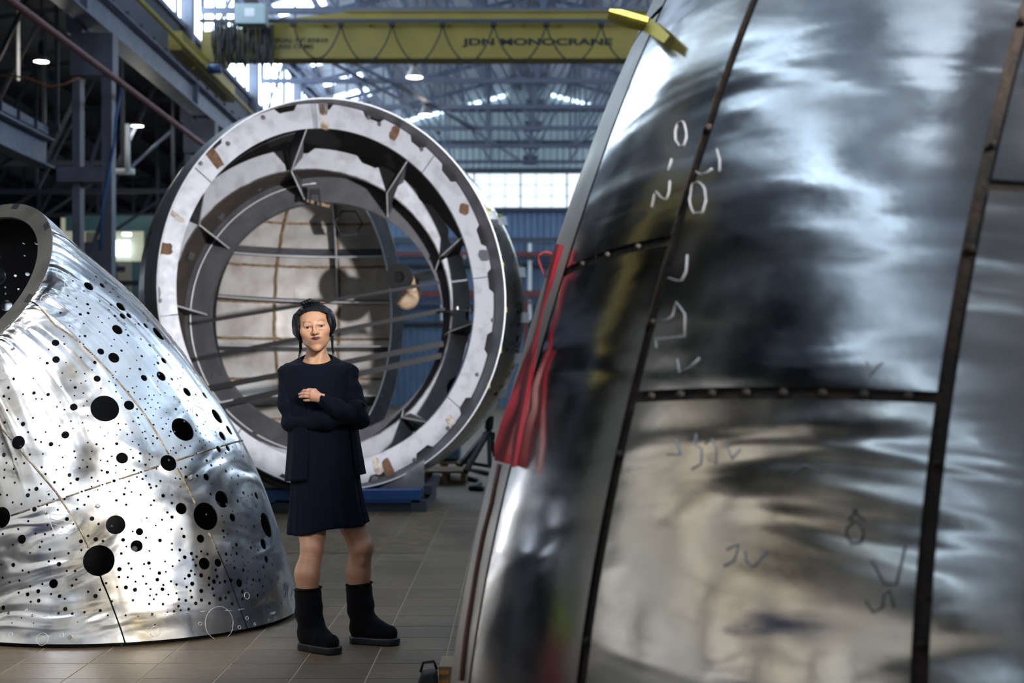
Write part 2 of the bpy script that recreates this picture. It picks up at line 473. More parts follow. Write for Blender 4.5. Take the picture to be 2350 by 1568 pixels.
# ---- trusses
TR = [28.2, 32.0, 35.8, 39.6, 43.4, 47.1, 50.8, 54.5]
def make_truss(y, label):
    t = thing('roof_truss', label, 'roof truss', (XC, y, Z_CH), 'roof trusses across the hall')
    q = MB(); q.bx(XL, XR, y - .05, y + .05, Z_CH - .07, Z_CH + .07); q.build('bottom_chord', M['truss'], t)
    for s in (-1, 1):
        xe = XL if s < 0 else XR
        q = MB(); q.bar((XC, y, Z_AP - .34), (xe, y, roof_z(xe) - .34), 0.10, 0.14); q.build('top_chord', M['truss'], t)
    q = MB(); q.bx(XC - .07, XC + .07, y - .06, y + .06, Z_CH, Z_AP - .3); q.build('king_post', M['truss'], t)
    q = MB(); q.bx(XC - .28, XC + .28, y - .02, y + .02, Z_CH - .12, Z_CH + .24); q.build('gusset', M['dark_steel'], t)
    for s in (-1, 1):
        xs = [XC + s * 1.54 * i for i in range(6)]
        for i in range(5):
            q = MB(); q.bar((xs[i], y, Z_CH + .05), (xs[i + 1], y, roof_z(xs[i + 1]) - .36), .07, .07); q.build('diagonal', M['truss'], t)
            q = MB(); q.bx(xs[i + 1] - .03, xs[i + 1] + .03, y - .03, y + .03, Z_CH, roof_z(xs[i + 1]) - .36); q.build('strut', M['truss'], t)
    return t
ords = ['truss nearest the camera, just above the yellow crane', 'truss directly above the crane beam', 'truss hidden mostly behind the crane beam', 'first truss seen below the crane beam',
        'second truss seen below the crane beam', 'third truss seen below the crane beam', 'fourth truss seen below the crane beam', 'truss closest to the gable end wall']
for y, w in zip(TR, ords):
    make_truss(y, 'grey steel roof ' + w)
# sloping bracing between the trusses
for i, (a, b) in enumerate((((-4.6, 35.8, 9.45), (-1.2, 47.1, 9.45)), ((-3.2, 39.6, 9.45), (0.4, 54.5, 9.45)), ((5.5, 35.8, 9.45), (2.2, 50.8, 9.45)), ((-6.2, 32, 9.45), (-3, 43.4, 9.45)))):
    q = MB(); q.bar(a, b, .07, .07)
    q.build('wind_brace', M['truss'], label=['long diagonal wind brace left of the ridge, nearer one', 'long diagonal wind brace running towards the gable window', 'diagonal wind brace right of the ridge by the polished hull', 'diagonal wind brace by the left clerestory glazing'][i], cat='brace')

# ---- columns, runway girder, clerestory on the left (and mirrored on the right)
COLS = [15.0, 22.5, 30.2, 37.9, 45.6, 53.3]
names = ['nearest to the camera', 'standing tall behind the perforated hull', 'behind the rim of the big ring', 'third from the camera', 'fourth along the row', 'last before the end wall']
for side in (-1, 1):
    X = -6.6 if side < 0 else 8.0
    s = 'left' if side < 0 else 'right'
    for i, y in enumerate(COLS):
        if side > 0 and i < 3: continue
        t = thing('steel_column', 'grey twin-legged steel column in the %s row, %s' % (s, names[i]), 'column', (X, y, 0), 'hall columns')
        for dx, w in ((-.26, .12), (.22, .16)):
            q = MB(); q.bx(X + dx - w / 2, X + dx + w / 2, y - .12, y + .12, 0, 6.62); q.build('leg', M['column'], t)
        q = MB(); q.bx(X - .34, X + .33, y - .16, y + .16, 5.95, 6.62); q.build('head_box', M['column'], t)
        q = MB(); q.bx(X - .42, X - .16, y - .13, y + .13, 6.62, 11.3); q.build('upper_shaft', M['column'], t)
        for z in (1.4, 2.8, 4.2):
            q = MB(); q.bar((X - .2, y, z), (X + .15, y, z + 1.0), .03, .06); q.build('lacing', M['column'], t)
    t = thing('runway_girder', 'long grey crane runway girder along the %s columns' % s, 'girder', (X, 20, 6.9))
    q = MB(); q.ibeam((X, 6, 7.0), (X, D_END, 7.0), .34, .52, .03); q.build('girder_beam', M['grey_steel'], t)
    y = 14.0
    while y < 56:
        q = MB(); q.bx(X + .02 * -side * 0 + (.1 if side < 0 else -.1) - .06, X + (.1 if side < 0 else -.1) + .06, y - .02, y + .02, 6.77, 7.23); q.build('stiffener', M['grey_steel'], t)
        y += 7.6
    q = MB(); q.bx(X - .12, X + .04, 6, D_END, 7.26, 7.34); q.build('rail_clip_strip', M['grey_steel'], t)
    q = MB(); q.bx(X - .05, X + .03, 6, D_END, 7.34, 7.42); q.build('crane_rail', M['dark_steel'], t)
    y = 16.0
    while y < 40:
        q = MB(); q.bx(X + .05, X + .12, y - .03, y + .03, 7.26, 7.40); q.build('clip', M['dark_steel'], t)
        y += 0.9
    cb = MB(); xx = X + .38 if side < 0 else X - .38
    cb.tube([(xx, 8, 7.5), (xx, D_END, 7.5)], .045, 8)
    cb.build('conductor_bar', M['yellow'], label='yellow conductor rail along the %s runway' % s, cat='rail', smooth=True)
    # clerestory wall
    Xw = XL if side < 0 else XR
    sx = 1 if side < 0 else -1
    wall = thing('wall_' + s, 'upper side wall of the hall on the %s with high glazing' % s, 'wall', (Xw, 20, 7.4), kind='structure')
    del wall['category']
    q = MB(); q.bx(Xw - .08, Xw + .02, D_BACK, D_END, 7.45, 8.62); q.build('spandrel', M['dark_steel'], wall)
    q = MB(); q.bx(Xw - .08, Xw + .02, D_BACK, D_END, 10.75, 11.4); q.build('eaves_beam', M['dark_steel'], wall)
    q = MB(); q.bx(Xw - .02, Xw + .1, D_BACK, D_END, 8.58, 8.68); q.build('sill', M['grey_steel'], wall)
    if side > 0:
        q = MB(); q.bx(Xw + .3, Xw + .4, D_BACK, D_END, 0, 7.45); q.build('lower_panel', M['aisle_wall'], wall)
    wn = thing('window_2' if side < 0 else 'window_3', 'clerestory glazing above the %s runway' % s, 'window', (Xw, 20, 8.65), kind='structure')
    del wn['category']
    y = -15.2
    while y < 57:
        ph = 1.03
        for r in range(2):
            q = MB(); q.bx(Xw - .03, Xw - .01, y + .02, y + 1.26, 8.68 + r * ph + .015, 8.68 + (r + 1) * ph - .015); q.build('pane' if r or y > 14 else 'reflection_dark_pane', M['glass_far'] if y > 14 else (M['glass_side'] if r else M['dark_steel']), wn)  # lower near panes blacked out to darken the polished hull's reflections
        q = MB(); q.bx(Xw - .05, Xw + .05, y - .025, y + .025, 8.68, 10.75); q.build('mullion', M['dark_steel'], wn)
        y += 1.28
    for i, y in enumerate((30.2, 37.9)):
        if side < 0:
            q = MB(); q.bar((Xw + .15, y + .2, 7.5), (Xw + .15, y + 5.0, 10.8), .05, .09); q.build('glazing_brace', M['truss'], label='slanting brace across the clerestory glazing, %s one' % ('nearer', 'farther')[i], cat='brace')

# ---- left aisle: dark roof, wall, lattice, small crane girder
ai = thing('wall_aisle', 'dark side wall of the low left aisle', 'wall', (-16, 20, 0), kind='structure'); del ai['category']
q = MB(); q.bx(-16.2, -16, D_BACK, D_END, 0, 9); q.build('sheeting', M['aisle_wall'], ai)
for i in range(12):
    y = 9 + i * 4.0
    q = MB(); q.bx(-16.0, -15.95, y, y + 2.4, 3.2, 4.6); q.build('dim_window', mat('dim_pane', (.3, .35, .4), .4, emit=(.75, .85, 1.0), estr=.9) if i == 0 else bpy.data.materials['dim_pane'], ai)
rf = thing('ceiling_aisle', 'dark roof of the low left aisle', 'ceiling', (-11, 20, 7.6), kind='structure'); del rf['category']
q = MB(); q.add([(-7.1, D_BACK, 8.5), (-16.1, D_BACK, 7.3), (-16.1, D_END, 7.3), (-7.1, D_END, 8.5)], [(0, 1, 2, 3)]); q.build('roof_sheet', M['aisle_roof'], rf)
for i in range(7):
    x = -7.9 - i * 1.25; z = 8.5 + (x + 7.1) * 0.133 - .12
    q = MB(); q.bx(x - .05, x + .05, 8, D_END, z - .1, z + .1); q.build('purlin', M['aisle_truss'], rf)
for i, y in enumerate((22.5, 26.3, 30.2, 34.7, 37.9, 45.6)):
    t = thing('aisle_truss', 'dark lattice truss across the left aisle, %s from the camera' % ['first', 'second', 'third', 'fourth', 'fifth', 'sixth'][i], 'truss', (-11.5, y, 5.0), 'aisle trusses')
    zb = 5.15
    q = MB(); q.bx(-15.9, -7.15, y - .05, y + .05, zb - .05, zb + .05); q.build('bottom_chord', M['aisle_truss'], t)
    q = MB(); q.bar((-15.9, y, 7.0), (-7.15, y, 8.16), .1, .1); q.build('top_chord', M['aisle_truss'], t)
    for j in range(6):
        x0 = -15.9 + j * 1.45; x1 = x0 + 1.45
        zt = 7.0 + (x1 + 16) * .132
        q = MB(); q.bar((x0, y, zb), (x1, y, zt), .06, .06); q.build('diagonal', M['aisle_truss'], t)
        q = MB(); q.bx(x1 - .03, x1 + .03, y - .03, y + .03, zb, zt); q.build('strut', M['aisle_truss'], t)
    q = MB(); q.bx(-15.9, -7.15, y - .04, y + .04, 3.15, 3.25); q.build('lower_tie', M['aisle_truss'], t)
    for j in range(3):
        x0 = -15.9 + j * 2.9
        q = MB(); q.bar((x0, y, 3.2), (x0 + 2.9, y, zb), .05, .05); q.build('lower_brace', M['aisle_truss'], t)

# bracket and low girder of the aisle crane
t = thing('aisle_girder', 'grey low crane girder ending at a bracket on the tall column', 'girder', (-7.15, 22, 4.3))
q = MB(); q.ibeam((-7.35, 9, 4.72), (-7.35, 22.4, 4.72), .3, .46, .03); q.build('girder_beam', M['grey_steel'], t)
q = MB(); q.bx(-7.4, -7.3, 9, 22.4, 5.03, 5.15); q.build('rail', M['grey_steel'], t)
y = 12.0
while y < 22.3:
    q = MB(); q.bx(-7.44, -7.26, y - .02, y + .02, 4.95, 5.15); q.build('rail_clip', M['dark_steel'], t); y += .75
q = MB(); q.bx(-7.14, -6.42, 22.3, 22.6, 4.27, 4.50); q.build('bracket', M['column'], t)

# pipes and hoses
q = MB(); q.tube([(-6.0, 12, 5.72), (-6.0, 50, 5.72)], .05, 10)
q.build('red_pipe', M['redpipe'], smooth=True, label='long red-brown pipe running along the left columns', cat='pipe')
q = MB(); q.tube([px(293, 285, 25.5), px(293, 392, 25.5)], .045, 10); o1 = q.build('white_downpipe', M['white_pipe'], smooth=True, label='white vertical pipe hanging beside the tall column', cat='pipe')
q = MB(); q.tube([px(222, 394, 25.6), px(308, 394, 25.6)], .06, 10); q.build('white_crosspipe', M['white_pipe'], smooth=True, label='short white horizontal pipe behind the tall column', cat='pipe')
q = MB(); q.tube([px(300, 385, 25.6), px(348, 340, 28), px(392, 303, 30)], .03, 8); q.build('white_strut', M['column'], smooth=True, label='slanting grey pipe rising from the white pipes', cat='pipe')
_a = px(42, 185, 25); q = MB(); q.tube([_a, Vector((_a.x, 25, 8.5 + (_a.x + 7.1) * .133))], .03, 8); q.build('white_drop_pipe', M['white_pipe'], smooth=True, label='thin white vertical pipe at the upper left edge', cat='pipe')
q = MB(); q.tube([px(278, 205, 22.37), px(266, 270, 22.37), px(262, 330, 22.37), px(236, 470, 22.37), px(230, 575, 22.37)], .022, 8); q.build('blue_hose', M['blue_cable'], smooth=True, label='blue air hose hanging down the tall column', cat='hose')
q = MB(); q.tube([px(0, 172, 22), px(60, 178, 22), px(115, 200, 22), px(150, 193, 22), px(182, 178, 22)], .016, 8); q.build('orange_lead', M['orange_cable'], smooth=True, label='slack orange lead strung to the column at upper left', cat='cable')
# office at the far left: teal wall with a lit window
t = thing('aisle_office', 'teal office front with a lit window behind the columns', 'office', (-9.2, 31, 0))
D = 31.0
def rect(x0, y0, x1, y1, D, th=.08):
    a = px(x0, y1, D); b = px(x1, y0, D)
    q = MB(); q.bx(a.x, b.x, D, D + th, a.z, b.z); return q
rect(150, 495, 480, 530, D).build('fascia', M['teal'], t)
rect(150, 600, 480, 900, D).build('lower_wall', M['teal'], t)
rect(330, 530, 480, 600, D).build('side_wall', M['teal'], t)
rect(196, 532, 252, 600, D + .9).build('inner_shelf', M['cream'], t)
M['office_lit'] = mat('lit_office_wall', (.5, .5, .38), .7, emit=(.85, .85, .6), estr=.28)  # wall glows faintly, painting in the office light
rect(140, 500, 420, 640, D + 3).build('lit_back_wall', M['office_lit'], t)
for (a, b) in ((258, 275), (281, 296)):
    rect(a, 552, b, 588, D + 2.8).build('office_window', M['glass_side'], t)
rect(270, 600, 300, 690, D - .3).build('partition', M['cream'], t)
rect(281, 535, 299, 540, D + 1.6).build('tube_light', M['lampglow'], t)
rect(180, 556, 250, 700, 23.5).build('grey_cabinet', M['column'], t)

# ---- lamps
def lamp(x, y, D, r, bell, label):
    p = px(x, y, D)
    t = thing('high_bay_lamp', label, 'lamp', p, 'high bay lamps')
    q = MB(); q.lathe(p, (0, 0, 1), [(0, r), (.06, r * .97), (r * 1.1, r * .5), (r * 1.3, r * .42)] if bell else [(0, r), (.05, r), (.12, r * .5), (.13, .01)], 24); q.build('shade', M['lampshade'], t, smooth=True)
    q = MB(); q.lathe(p, (0, 0, 1), [(.01, .001), (.012, r * .95), (.04, r * .96)], 24); q.build('lit_lens', M['lampglow'], t)
    h = r * 1.25 if bell else .12
    q = MB(); q.lathe(p, (0, 0, 1), [(h, .01), (h, r * .40), (h + .22, r * .38), (h + .22, .01)], 16); q.build('ballast', M['black'], t)
    top_z = roof_z(p.x) if p.x > -7 else 8.5 + (p.x + 7.1) * 0.133
    q = MB(); q.tube([p + Vector((0, 0, h + .2)), Vector((p.x, p.y, top_z))], .012, 6); q.build('hanger', M['dark_steel'], t)
    d = bpy.data.lights.new('lamp_light', 'POINT'); d.energy = 60; d.color = (1, .95, .85); d.shadow_soft_size = .15
    o = bpy.data.objects.new('lamp_light', d); o.parent = t; o.location = (0, 0, -.12); COL.objects.link(o)
lamp(951, 178, 33.5, .195, True, 'conical high bay lamp hanging just below the crane beam')
lamp(977, 265, 43, .215, True, 'smaller-looking conical lamp hanging above the big ring')
lamp(95, 142, 24, .125, False, 'round lit lamp at the top left of the dark aisle')
lamp(315, 290, 30, .13, False, 'round lit lamp beside the white pipe in the aisle')

# ---- wall behind the camera (seen only in reflections)
bw = thing('wall_back', 'end wall behind the camera with tall glazing', 'wall', (0, D_BACK, 0), kind='structure'); del bw['category']
q = MB(); q.bx(-18, 12, D_BACK - .2, D_BACK, 0, 2.6); q.build('lower_sheet', M['aisle_wall'], bw)
q = MB(); q.bx(-18, 12, D_BACK - .2, D_BACK, 6.3, 13.6); q.build('upper_sheet', M['aisle_wall'], bw)
for i in range(10):
    q = MB(); q.bx(-7 + i * 1.55, -5.6 + i * 1.55, D_BACK - .1, D_BACK - .05, 2.7, 6.2); q.build('pane', M['dim_glass'], bw)

# stand-ins added out of view for coloured reflections in the polished plates
pw_ = thing('wall_partition', 'pale partition wall added out of view left of the camera', 'wall', (-7.2, -3, 0), kind='structure'); del pw_['category']
q = MB(); q.bx(-7.4, -7.25, D_BACK, 7.0, 0, 5.6); q.build('partition_sheet', mat('pale_partition', (.42, .38, .31), .7, 0, (.6, (.3, .27, .22), .3, .7)), pw_)
for i in range(9):
    for k_ in range(2):
        q = MB(); q.bx(-7.25, -7.2, -11.5 + 1.9 * i, -10.1 + 1.9 * i, 1.7 + 1.75 * k_, 3.2 + 1.75 * k_); q.build('partition_glow_panel', M['side_glow_low'], pw_)  # added glowing panels that brighten reflections in the lower polished plates
jc = thing('jib_post', 'yellow jib crane post added out of view left of the camera', 'post', (-5.2, 7.4, 0))
q = MB(); q.bx(-5.4, -5.0, 7.2, 7.6, .02, 3.6); q.build('post_shaft', M['dark_steel'], jc)
q = MB(); q.bx(-5.4, -5.0, 7.2, 7.6, 3.6, 6.2); q.build('upper_shaft', mat('jib_yellow', (.62, .45, .08), .4), jc)
q = MB(); q.bx(-5.6, -4.8, 7.0, 7.8, 0, .02); q.build('base_plate', M['dark_steel'], jc)
q = MB(); q.bx(-5.3, -5.1, 5.0, 7.2, 5.7, 6.0); q.build('jib_arm', bpy.data.materials['jib_yellow'], jc)
tc_ = thing('tool_cabinet', 'red tool cabinet added out of view left of the camera', 'cabinet', (-6.6, 6.1, 0))
q = MB(); q.bx(-6.9, -6.3, 5.7, 6.5, .08, 1.25); q.build('cabinet_body', mat('cabinet_red', (.45, .03, .03), .4), tc_, bevel=.01)
q = MB(); q.bx(-6.9, -6.3, 5.7, 6.5, 1.25, 1.5); q.build('lime_top_tray', mat('lime_plastic', (.45, .60, .05), .5), tc_)
q = MB(); q.bx(-6.85, -6.35, 5.75, 6.45, 0, .08); q.build('plinth', M['black'], tc_)
for k_ in range(4):
    q = MB(); q.bx(-6.3, -6.27, 5.75, 6.45, .16 + .26 * k_, .38 + .26 * k_); q.build('drawer', bpy.data.materials['cabinet_red'], tc_)
bt = thing('blue_tarpaulin_crate', 'blue covered crate added out of view left behind the camera', 'crate', (-5.6, -.5, 0))
q = MB(); q.bx(-6.3, -5.0, -1.6, .8, .1, 2.2); q.build('crate_cover', M['blue_paint'] if 'blue_paint' in M else mat('blue_cover', (.02, .07, .25), .5), bt, bevel=.03)
q = MB(); q.bx(-6.2, -5.1, -1.5, .7, 0, .1); q.build('skid', M['dark_steel'], bt)

# ================================================================== the crane
CD = 29.7
cr = thing('overhead_crane', 'yellow overhead travelling crane beam spanning the hall', 'crane', (0.7, CD, 7.9))
zt, zb = px(0, 28, CD).z, px(0, 132, CD).z
xl, xr = px(462, 0, CD).x, 7.9
zl_t = px(0, 72, CD).z
q = MB()   # bridge girder: tapered at the left end
prof = [(xl, zb, zl_t), (px(590, 0, CD).x, zb, px(0, 62, CD).z), (px(690, 0, CD).x, zb, px(0, 38, CD).z), (px(790, 0, CD).x, zb, zt), (xr, zb, zt)]
for dy in (0, .42):
    pass
vs = []; 
for (x, a, b) in prof:
    vs += [(x, CD, a), (x, CD, b), (x, CD + .42, a), (x, CD + .42, b)]
fs = []
for i in range(len(prof) - 1):
    o = 4 * i
    fs += [(o, o + 4, o + 5, o + 1), (o + 2, o + 3, o + 7, o + 6), (o + 1, o + 5, o + 7, o + 3), (o, o + 2, o + 6, o + 4)]
fs += [(0, 1, 3, 2), (4 * (len(prof) - 1), 4 * (len(prof) - 1) + 2, 4 * (len(prof) - 1) + 3, 4 * (len(prof) - 1) + 1)]
q.add(vs, fs)
q.build('bridge_girder', M['yellow'], cr)
q = MB(); q.bx(xl, xr, CD - .06, CD + .48, zb - .03, zb); q.build('bottom_flange', M['yellow'], cr)
q = MB(); q.bx(px(790, 0, CD).x, xr, CD - .06, CD + .48, zt, zt + .02); q.build('top_flange', M['yellow'], cr)
zr = px(0, 54, CD).z
q = MB(); q.bx(px(462, 0, CD).x, xr, CD - .25, CD - .19, zr - .035, zr + .035); q.build('festoon_track', M['dark_steel'], cr)
for x in (745, 850, 1030, 1200, 1285, 1460):
    a = px(x, 56, CD); b = px(x + 3, 76, CD)
    q = MB(); q.bx(a.x - .03, a.x + .03, CD - .2, CD, a.z - .05, a.z); q.build('track_arm', M['yellow'], cr)
tr = [677, 785, 902, 1017, 1133, 1253, 1378, 1500]
for i, x in enumerate(tr):
    a = px(x, 60, CD)
    q = MB(); q.bx(a.x - .06, a.x + .06, CD - .27, CD - .17, a.z - .06, a.z + .02); q.build('festoon_trolley', M['black'], cr)
for i in range(len(tr) - 1):
    lo = 148 if i > 0 else 140
    pts = []
    for k in range(17):
        f = k / 16; x = tr[i] + (tr[i + 1] - tr[i]) * f
        sag = 1 - (2 * f - 1) ** 2
        e = math.sin(PI * f) ** 0.7
        p = px(x, 64 + (lo - 64) * (0.5 * sag + 0.5 * e), CD); pts.append((p.x, CD - .22, p.z))
    q = MB(); q.tube(pts, .018, 6); q.build('festoon_cable', M['black'], cr, smooth=True)
# bundled loops at the left end
rg = random.Random(7)
for i in range(24):
    x = rg.uniform(497, 632); w = rg.uniform(4, 13); top = rg.uniform(55, 78); lo = rg.uniform(118, 160)
    pts = []
    for k in range(13):
        f = k / 12; xx = x + w * (f - .5) + rg.uniform(-1, 1)
        p = px(xx, top + (lo - top) * (1 - abs(2 * f - 1) ** 3), CD); pts.append((p.x, CD - .22 - .1 * rg.random(), p.z))
    q = MB(); q.tube(pts, .022, 6); q.build('cable_loop', M['black'], cr, smooth=True)
# control box
a = px(555, 74, CD); b = px(623, 29, CD)
q = MB(); q.bx(a.x, b.x, CD - .75, CD - .35, a.z, b.z); bxo = q.build('control_box', M['box_grey'], cr, bevel=.01)
a = px(577, 58, CD); b = px(599, 40, CD)
q = MB(); q.bx(a.x, b.x, CD - .757, CD - .75, a.z, b.z); q.build('label_plate', M['paper'], bxo)
a = px(575, 29, CD); b = px(603, 17, CD)
q = MB(); q.bx(a.x, b.x, CD - .7, CD - .45, a.z, b.z); q.build('socket', M['black'], bxo)
q = MB(); q.bx(a.x, b.x, CD - .7, CD - .45, b.z, b.z + .05); q.build('red_cap', mat('red_plastic', (.45, .05, .03), .5), bxo)
# end carriage on the runway
q = MB(); q.bar((-6.42, CD - 2.6, 7.62), (-6.42, CD + 2.6, 7.62), .26, .36); q.build('end_carriage', M['yellow'], cr)
q = MB(); q.bx(-6.5, -6.0, CD - .15, CD + .5, 7.75, zb + .1); q.build('carriage_bracket', M['yellow'], cr)
q = MB(); q.tube([px(478, 158, CD - 1), px(508, 158, CD - 1)], .10, 12); q.build('drive_motor', mat('motor_blue', (.02, .05, .14), .4), cr, smooth=True)
q = MB(); q.tube([px(425, 150, CD - 1.2), px(436, 143, CD - 1.2), px(446, 150, CD - 1.2), px(440, 160, CD - 1.2)], .035, 8); q.build('hook', M['yellow'], cr, smooth=True)
# lettering
def text_mesh(name, txt, loc, height, width, material, parent, bold=0.0):
    c = bpy.data.curves.new(name, 'FONT'); c.body = txt; c.size = 1.0; c.offset = bold
    o = bpy.data.objects.new(name, c); COL.objects.link(o)
    me = bpy.data.meshes.new_from_object(o.evaluated_get(bpy.context.evaluated_depsgraph_get()))
    bpy.data.objects.remove(o)
    n = len(me.vertices); co = np.empty(n * 3); me.vertices.foreach_get('co', co); co = co.reshape(-1, 3)
    mn, mx = co.min(0), co.max(0)
    co2 = np.zeros_like(co)
    org = ORG.get(parent, Vector((0, 0, 0)))
    co2[:, 0] = loc[0] + (co[:, 0] - mn[0]) / (mx[0] - mn[0]) * width - org.x
    co2[:, 1] = loc[1] - org.y
    co2[:, 2] = loc[2] + (co[:, 1] - mn[1]) / (mx[1] - mn[1]) * height - org.z
    me.vertices.foreach_set('co', co2.ravel()); me.update()
    me.materials.clear(); me.materials.append(material)
    ob = bpy.data.objects.new(name, me); ob.parent = parent; COL.objects.link(ob)
    return ob
def crane_text(txt, x0, y0, x1, y1, bold):
    a = px(x0, y1, CD); b = px(x1, y0, CD)
    text_mesh('lettering', txt, (a.x, CD - .008, a.z), b.z - a.z, b.x - a.x, M['letter'], cr, bold)
crane_text('JDN MONOCRANE', 1060, 88, 1406, 109, .035)
crane_text('SERIAL Nº 85839', 617, 88, 753, 98, .02)
crane_text('CLASS CRMS', 617, 102, 720, 112, .02)
# ================================================================== steel materials for the sculptures
def steel(name, base=(0.74, 0.75, 0.77), rough=0.22, rvar=0.10, ripples=(), tint=None, fine=0.05, uv=True, edge=None, sheets=None):
    """polished, hand-beaten stainless steel. ripples: list of (u scale, v scale, strength, distortion, v0, v1)
    giving beaten waves in the sheet's own uv; edge = (colour) heat tint along uv2 borders"""
    m, nt, b = nodes(name)
    L = nt.links
    b.inputs['Metallic'].default_value = 1.0
    b.inputs['Base Color'].default_value = (*base, 1)
    uvn = nt.nodes.new('ShaderNodeUVMap'); uvn.uv_map = 'UVMap'
    tc = nt.nodes.new('ShaderNodeTexCoord')
    sep = nt.nodes.new('ShaderNodeSeparateXYZ'); L.new(uvn.outputs[0], sep.inputs[0])
    # roughness variation
    n = nt.nodes.new('ShaderNodeTexNoise'); n.inputs['Scale'].default_value = 5; n.inputs['Detail'].default_value = 8
    L.new(tc.outputs['Object'], n.inputs['Vector'])
    mr = nt.nodes.new('ShaderNodeMapRange'); mr.inputs['From Min'].default_value = .3; mr.inputs['From Max'].default_value = .7
    mr.inputs['To Min'].default_value = max(.03, rough - rvar); mr.inputs['To Max'].default_value = rough + rvar
    L.new(n.outputs['Fac'], mr.inputs[0]); L.new(mr.outputs[0], b.inputs['Roughness'])
    # colour stains
    col = None
    if tint:
        n2 = nt.nodes.new('ShaderNodeTexNoise'); n2.inputs['Scale'].default_value = tint[1]; n2.inputs['Detail'].default_value = 5
        L.new(tc.outputs['Object'], n2.inputs['Vector'])
        r = nt.nodes.new('ShaderNodeValToRGB'); r.color_ramp.elements[0].position = tint[2]; r.color_ramp.elements[1].position = tint[3]
        r.color_ramp.elements[0].color = (*base, 1); r.color_ramp.elements[1].color = (*tint[0], 1)
        L.new(n2.outputs['Fac'], r.inputs[0]); col = r.outputs[0]
    if edge:
        at = nt.nodes.new('ShaderNodeAttribute'); at.attribute_name = 'heat'; at.attribute_type = 'GEOMETRY'
        r = nt.nodes.new('ShaderNodeValToRGB'); cr_ = r.color_ramp
        cr_.elements[0].position = 0.0; cr_.elements[0].color = (1, 1, 1, 1)
        cr_.elements[1].position = 1.0; cr_.elements[1].color = (0.04, 0.03, 0.03, 1)
        e = cr_.elements.new(0.30); e.color = (1.0, 0.82, 0.50, 1)
        e = cr_.elements.new(0.65); e.color = (0.50, 0.25, 0.08, 1)
        e = cr_.elements.new(0.82); e.color = (0.10, 0.08, 0.12, 1)
        L.new(at.outputs['Fac'], r.inputs[0])
        mx = nt.nodes.new('ShaderNodeMixRGB'); mx.blend_type = 'MULTIPLY'; mx.inputs[0].default_value = 1
        if col is None: mx.inputs[1].default_value = (*base, 1)
        else: L.new(col, mx.inputs[1])
        L.new(r.outputs[0], mx.inputs[2]); col = mx.outputs[0]
    if col is not None: L.new(col, b.inputs['Base Color'])
    # beaten relief
    h = None
    def addh(o):
        nonlocal h
        if h is None: h = o
        else:
            a = nt.nodes.new('ShaderNodeMath'); a.operation = 'ADD'; L.new(h, a.inputs[0]); L.new(o, a.inputs[1]); h = a.outputs[0]
    for (su, sv, st, dist, v0, v1) in ripples:
        mp = nt.nodes.new('ShaderNodeMapping'); mp.inputs['Scale'].default_value = (su, sv, 1); mp.inputs['Location'].default_value = (su * .37, sv * .71, st * 30)
        L.new(uvn.outputs[0], mp.inputs[0])
        n = nt.nodes.new('ShaderNodeTexNoise'); n.inputs['Scale'].default_value = 1; n.inputs['Detail'].default_value = 1.5; n.inputs['Distortion'].default_value = dist
        L.new(mp.outputs[0], n.inputs['Vector'])
        mul = nt.nodes.new('ShaderNodeMath'); mul.operation = 'MULTIPLY'; mul.inputs[1].default_value = st
        L.new(n.outputs['Fac'], mul.inputs[0]); o = mul.outputs[0]
        if v0 is not None:
            sm = nt.nodes.new('ShaderNodeMapRange'); sm.interpolation_type = 'SMOOTHSTEP'
            sm.inputs['From Min'].default_value = v0; sm.inputs['From Max'].default_value = v1
            L.new(sep.outputs[1], sm.inputs[0])
            m2 = nt.nodes.new('ShaderNodeMath'); m2.operation = 'MULTIPLY'; L.new(o, m2.inputs[0]); L.new(sm.outputs[0], m2.inputs[1]); o = m2.outputs[0]
        addh(o)
    if fine:
        n = nt.nodes.new('ShaderNodeTexNoise'); n.inputs['Scale'].default_value = 45; n.inputs['Detail'].default_value = 2
        L.new(tc.outputs['Object'], n.inputs['Vector'])
        mul = nt.nodes.new('ShaderNodeMath'); mul.operation = 'MULTIPLY'; mul.inputs[1].default_value = fine
        L.new(n.outputs['Fac'], mul.inputs[0]); addh(mul.outputs[0])
    if h is not None:
        bp = nt.nodes.new('ShaderNodeBump'); bp.inputs['Strength'].default_value = 1.0; bp.inputs['Distance'].default_value = 0.01
        L.new(h, bp.inputs['Height']); L.new(bp.outputs[0], b.inputs['Normal'])
    return m

M['hull_inside'] = mat('hull_inside_shade', (0.010, 0.011, 0.014), 0.6)  # inside shade painted as near-black, the steel has no coating
M['steel_edge'] = mat('cut_steel_edge', (0.55, 0.54, 0.52), 0.35, 1.0)
M['flange_steel'] = mat('brushed_flange_steel', (0.32, 0.30, 0.28), 0.42, 0.85, (6, (0.20, 0.19, 0.18), .35, .65), 0.1, 60)
M['weld'] = mat('weld_bead', (0.30, 0.25, 0.19), 0.45, 0.9, (30, (0.12, 0.09, 0.06), .35, .65), .3, 90)
M['burn'] = mat('burnt_seam', (0.006, 0.005, 0.005), 0.8, 0.0, (14, (0.020, 0.011, 0.007), .42, .62), .4, 60)
M['chalk'] = mat('chalk_line', (0.50, 0.51, 0.54), 0.8)
M['bolt'] = mat('bolt_steel', (0.6, 0.58, 0.55), 0.3, 1.0)
M['shade_gap'] = mat('gap_shade_paint', (0.012, 0.012, 0.015), 0.7)  # black that paints shade in the foot gap, flange slots and bores

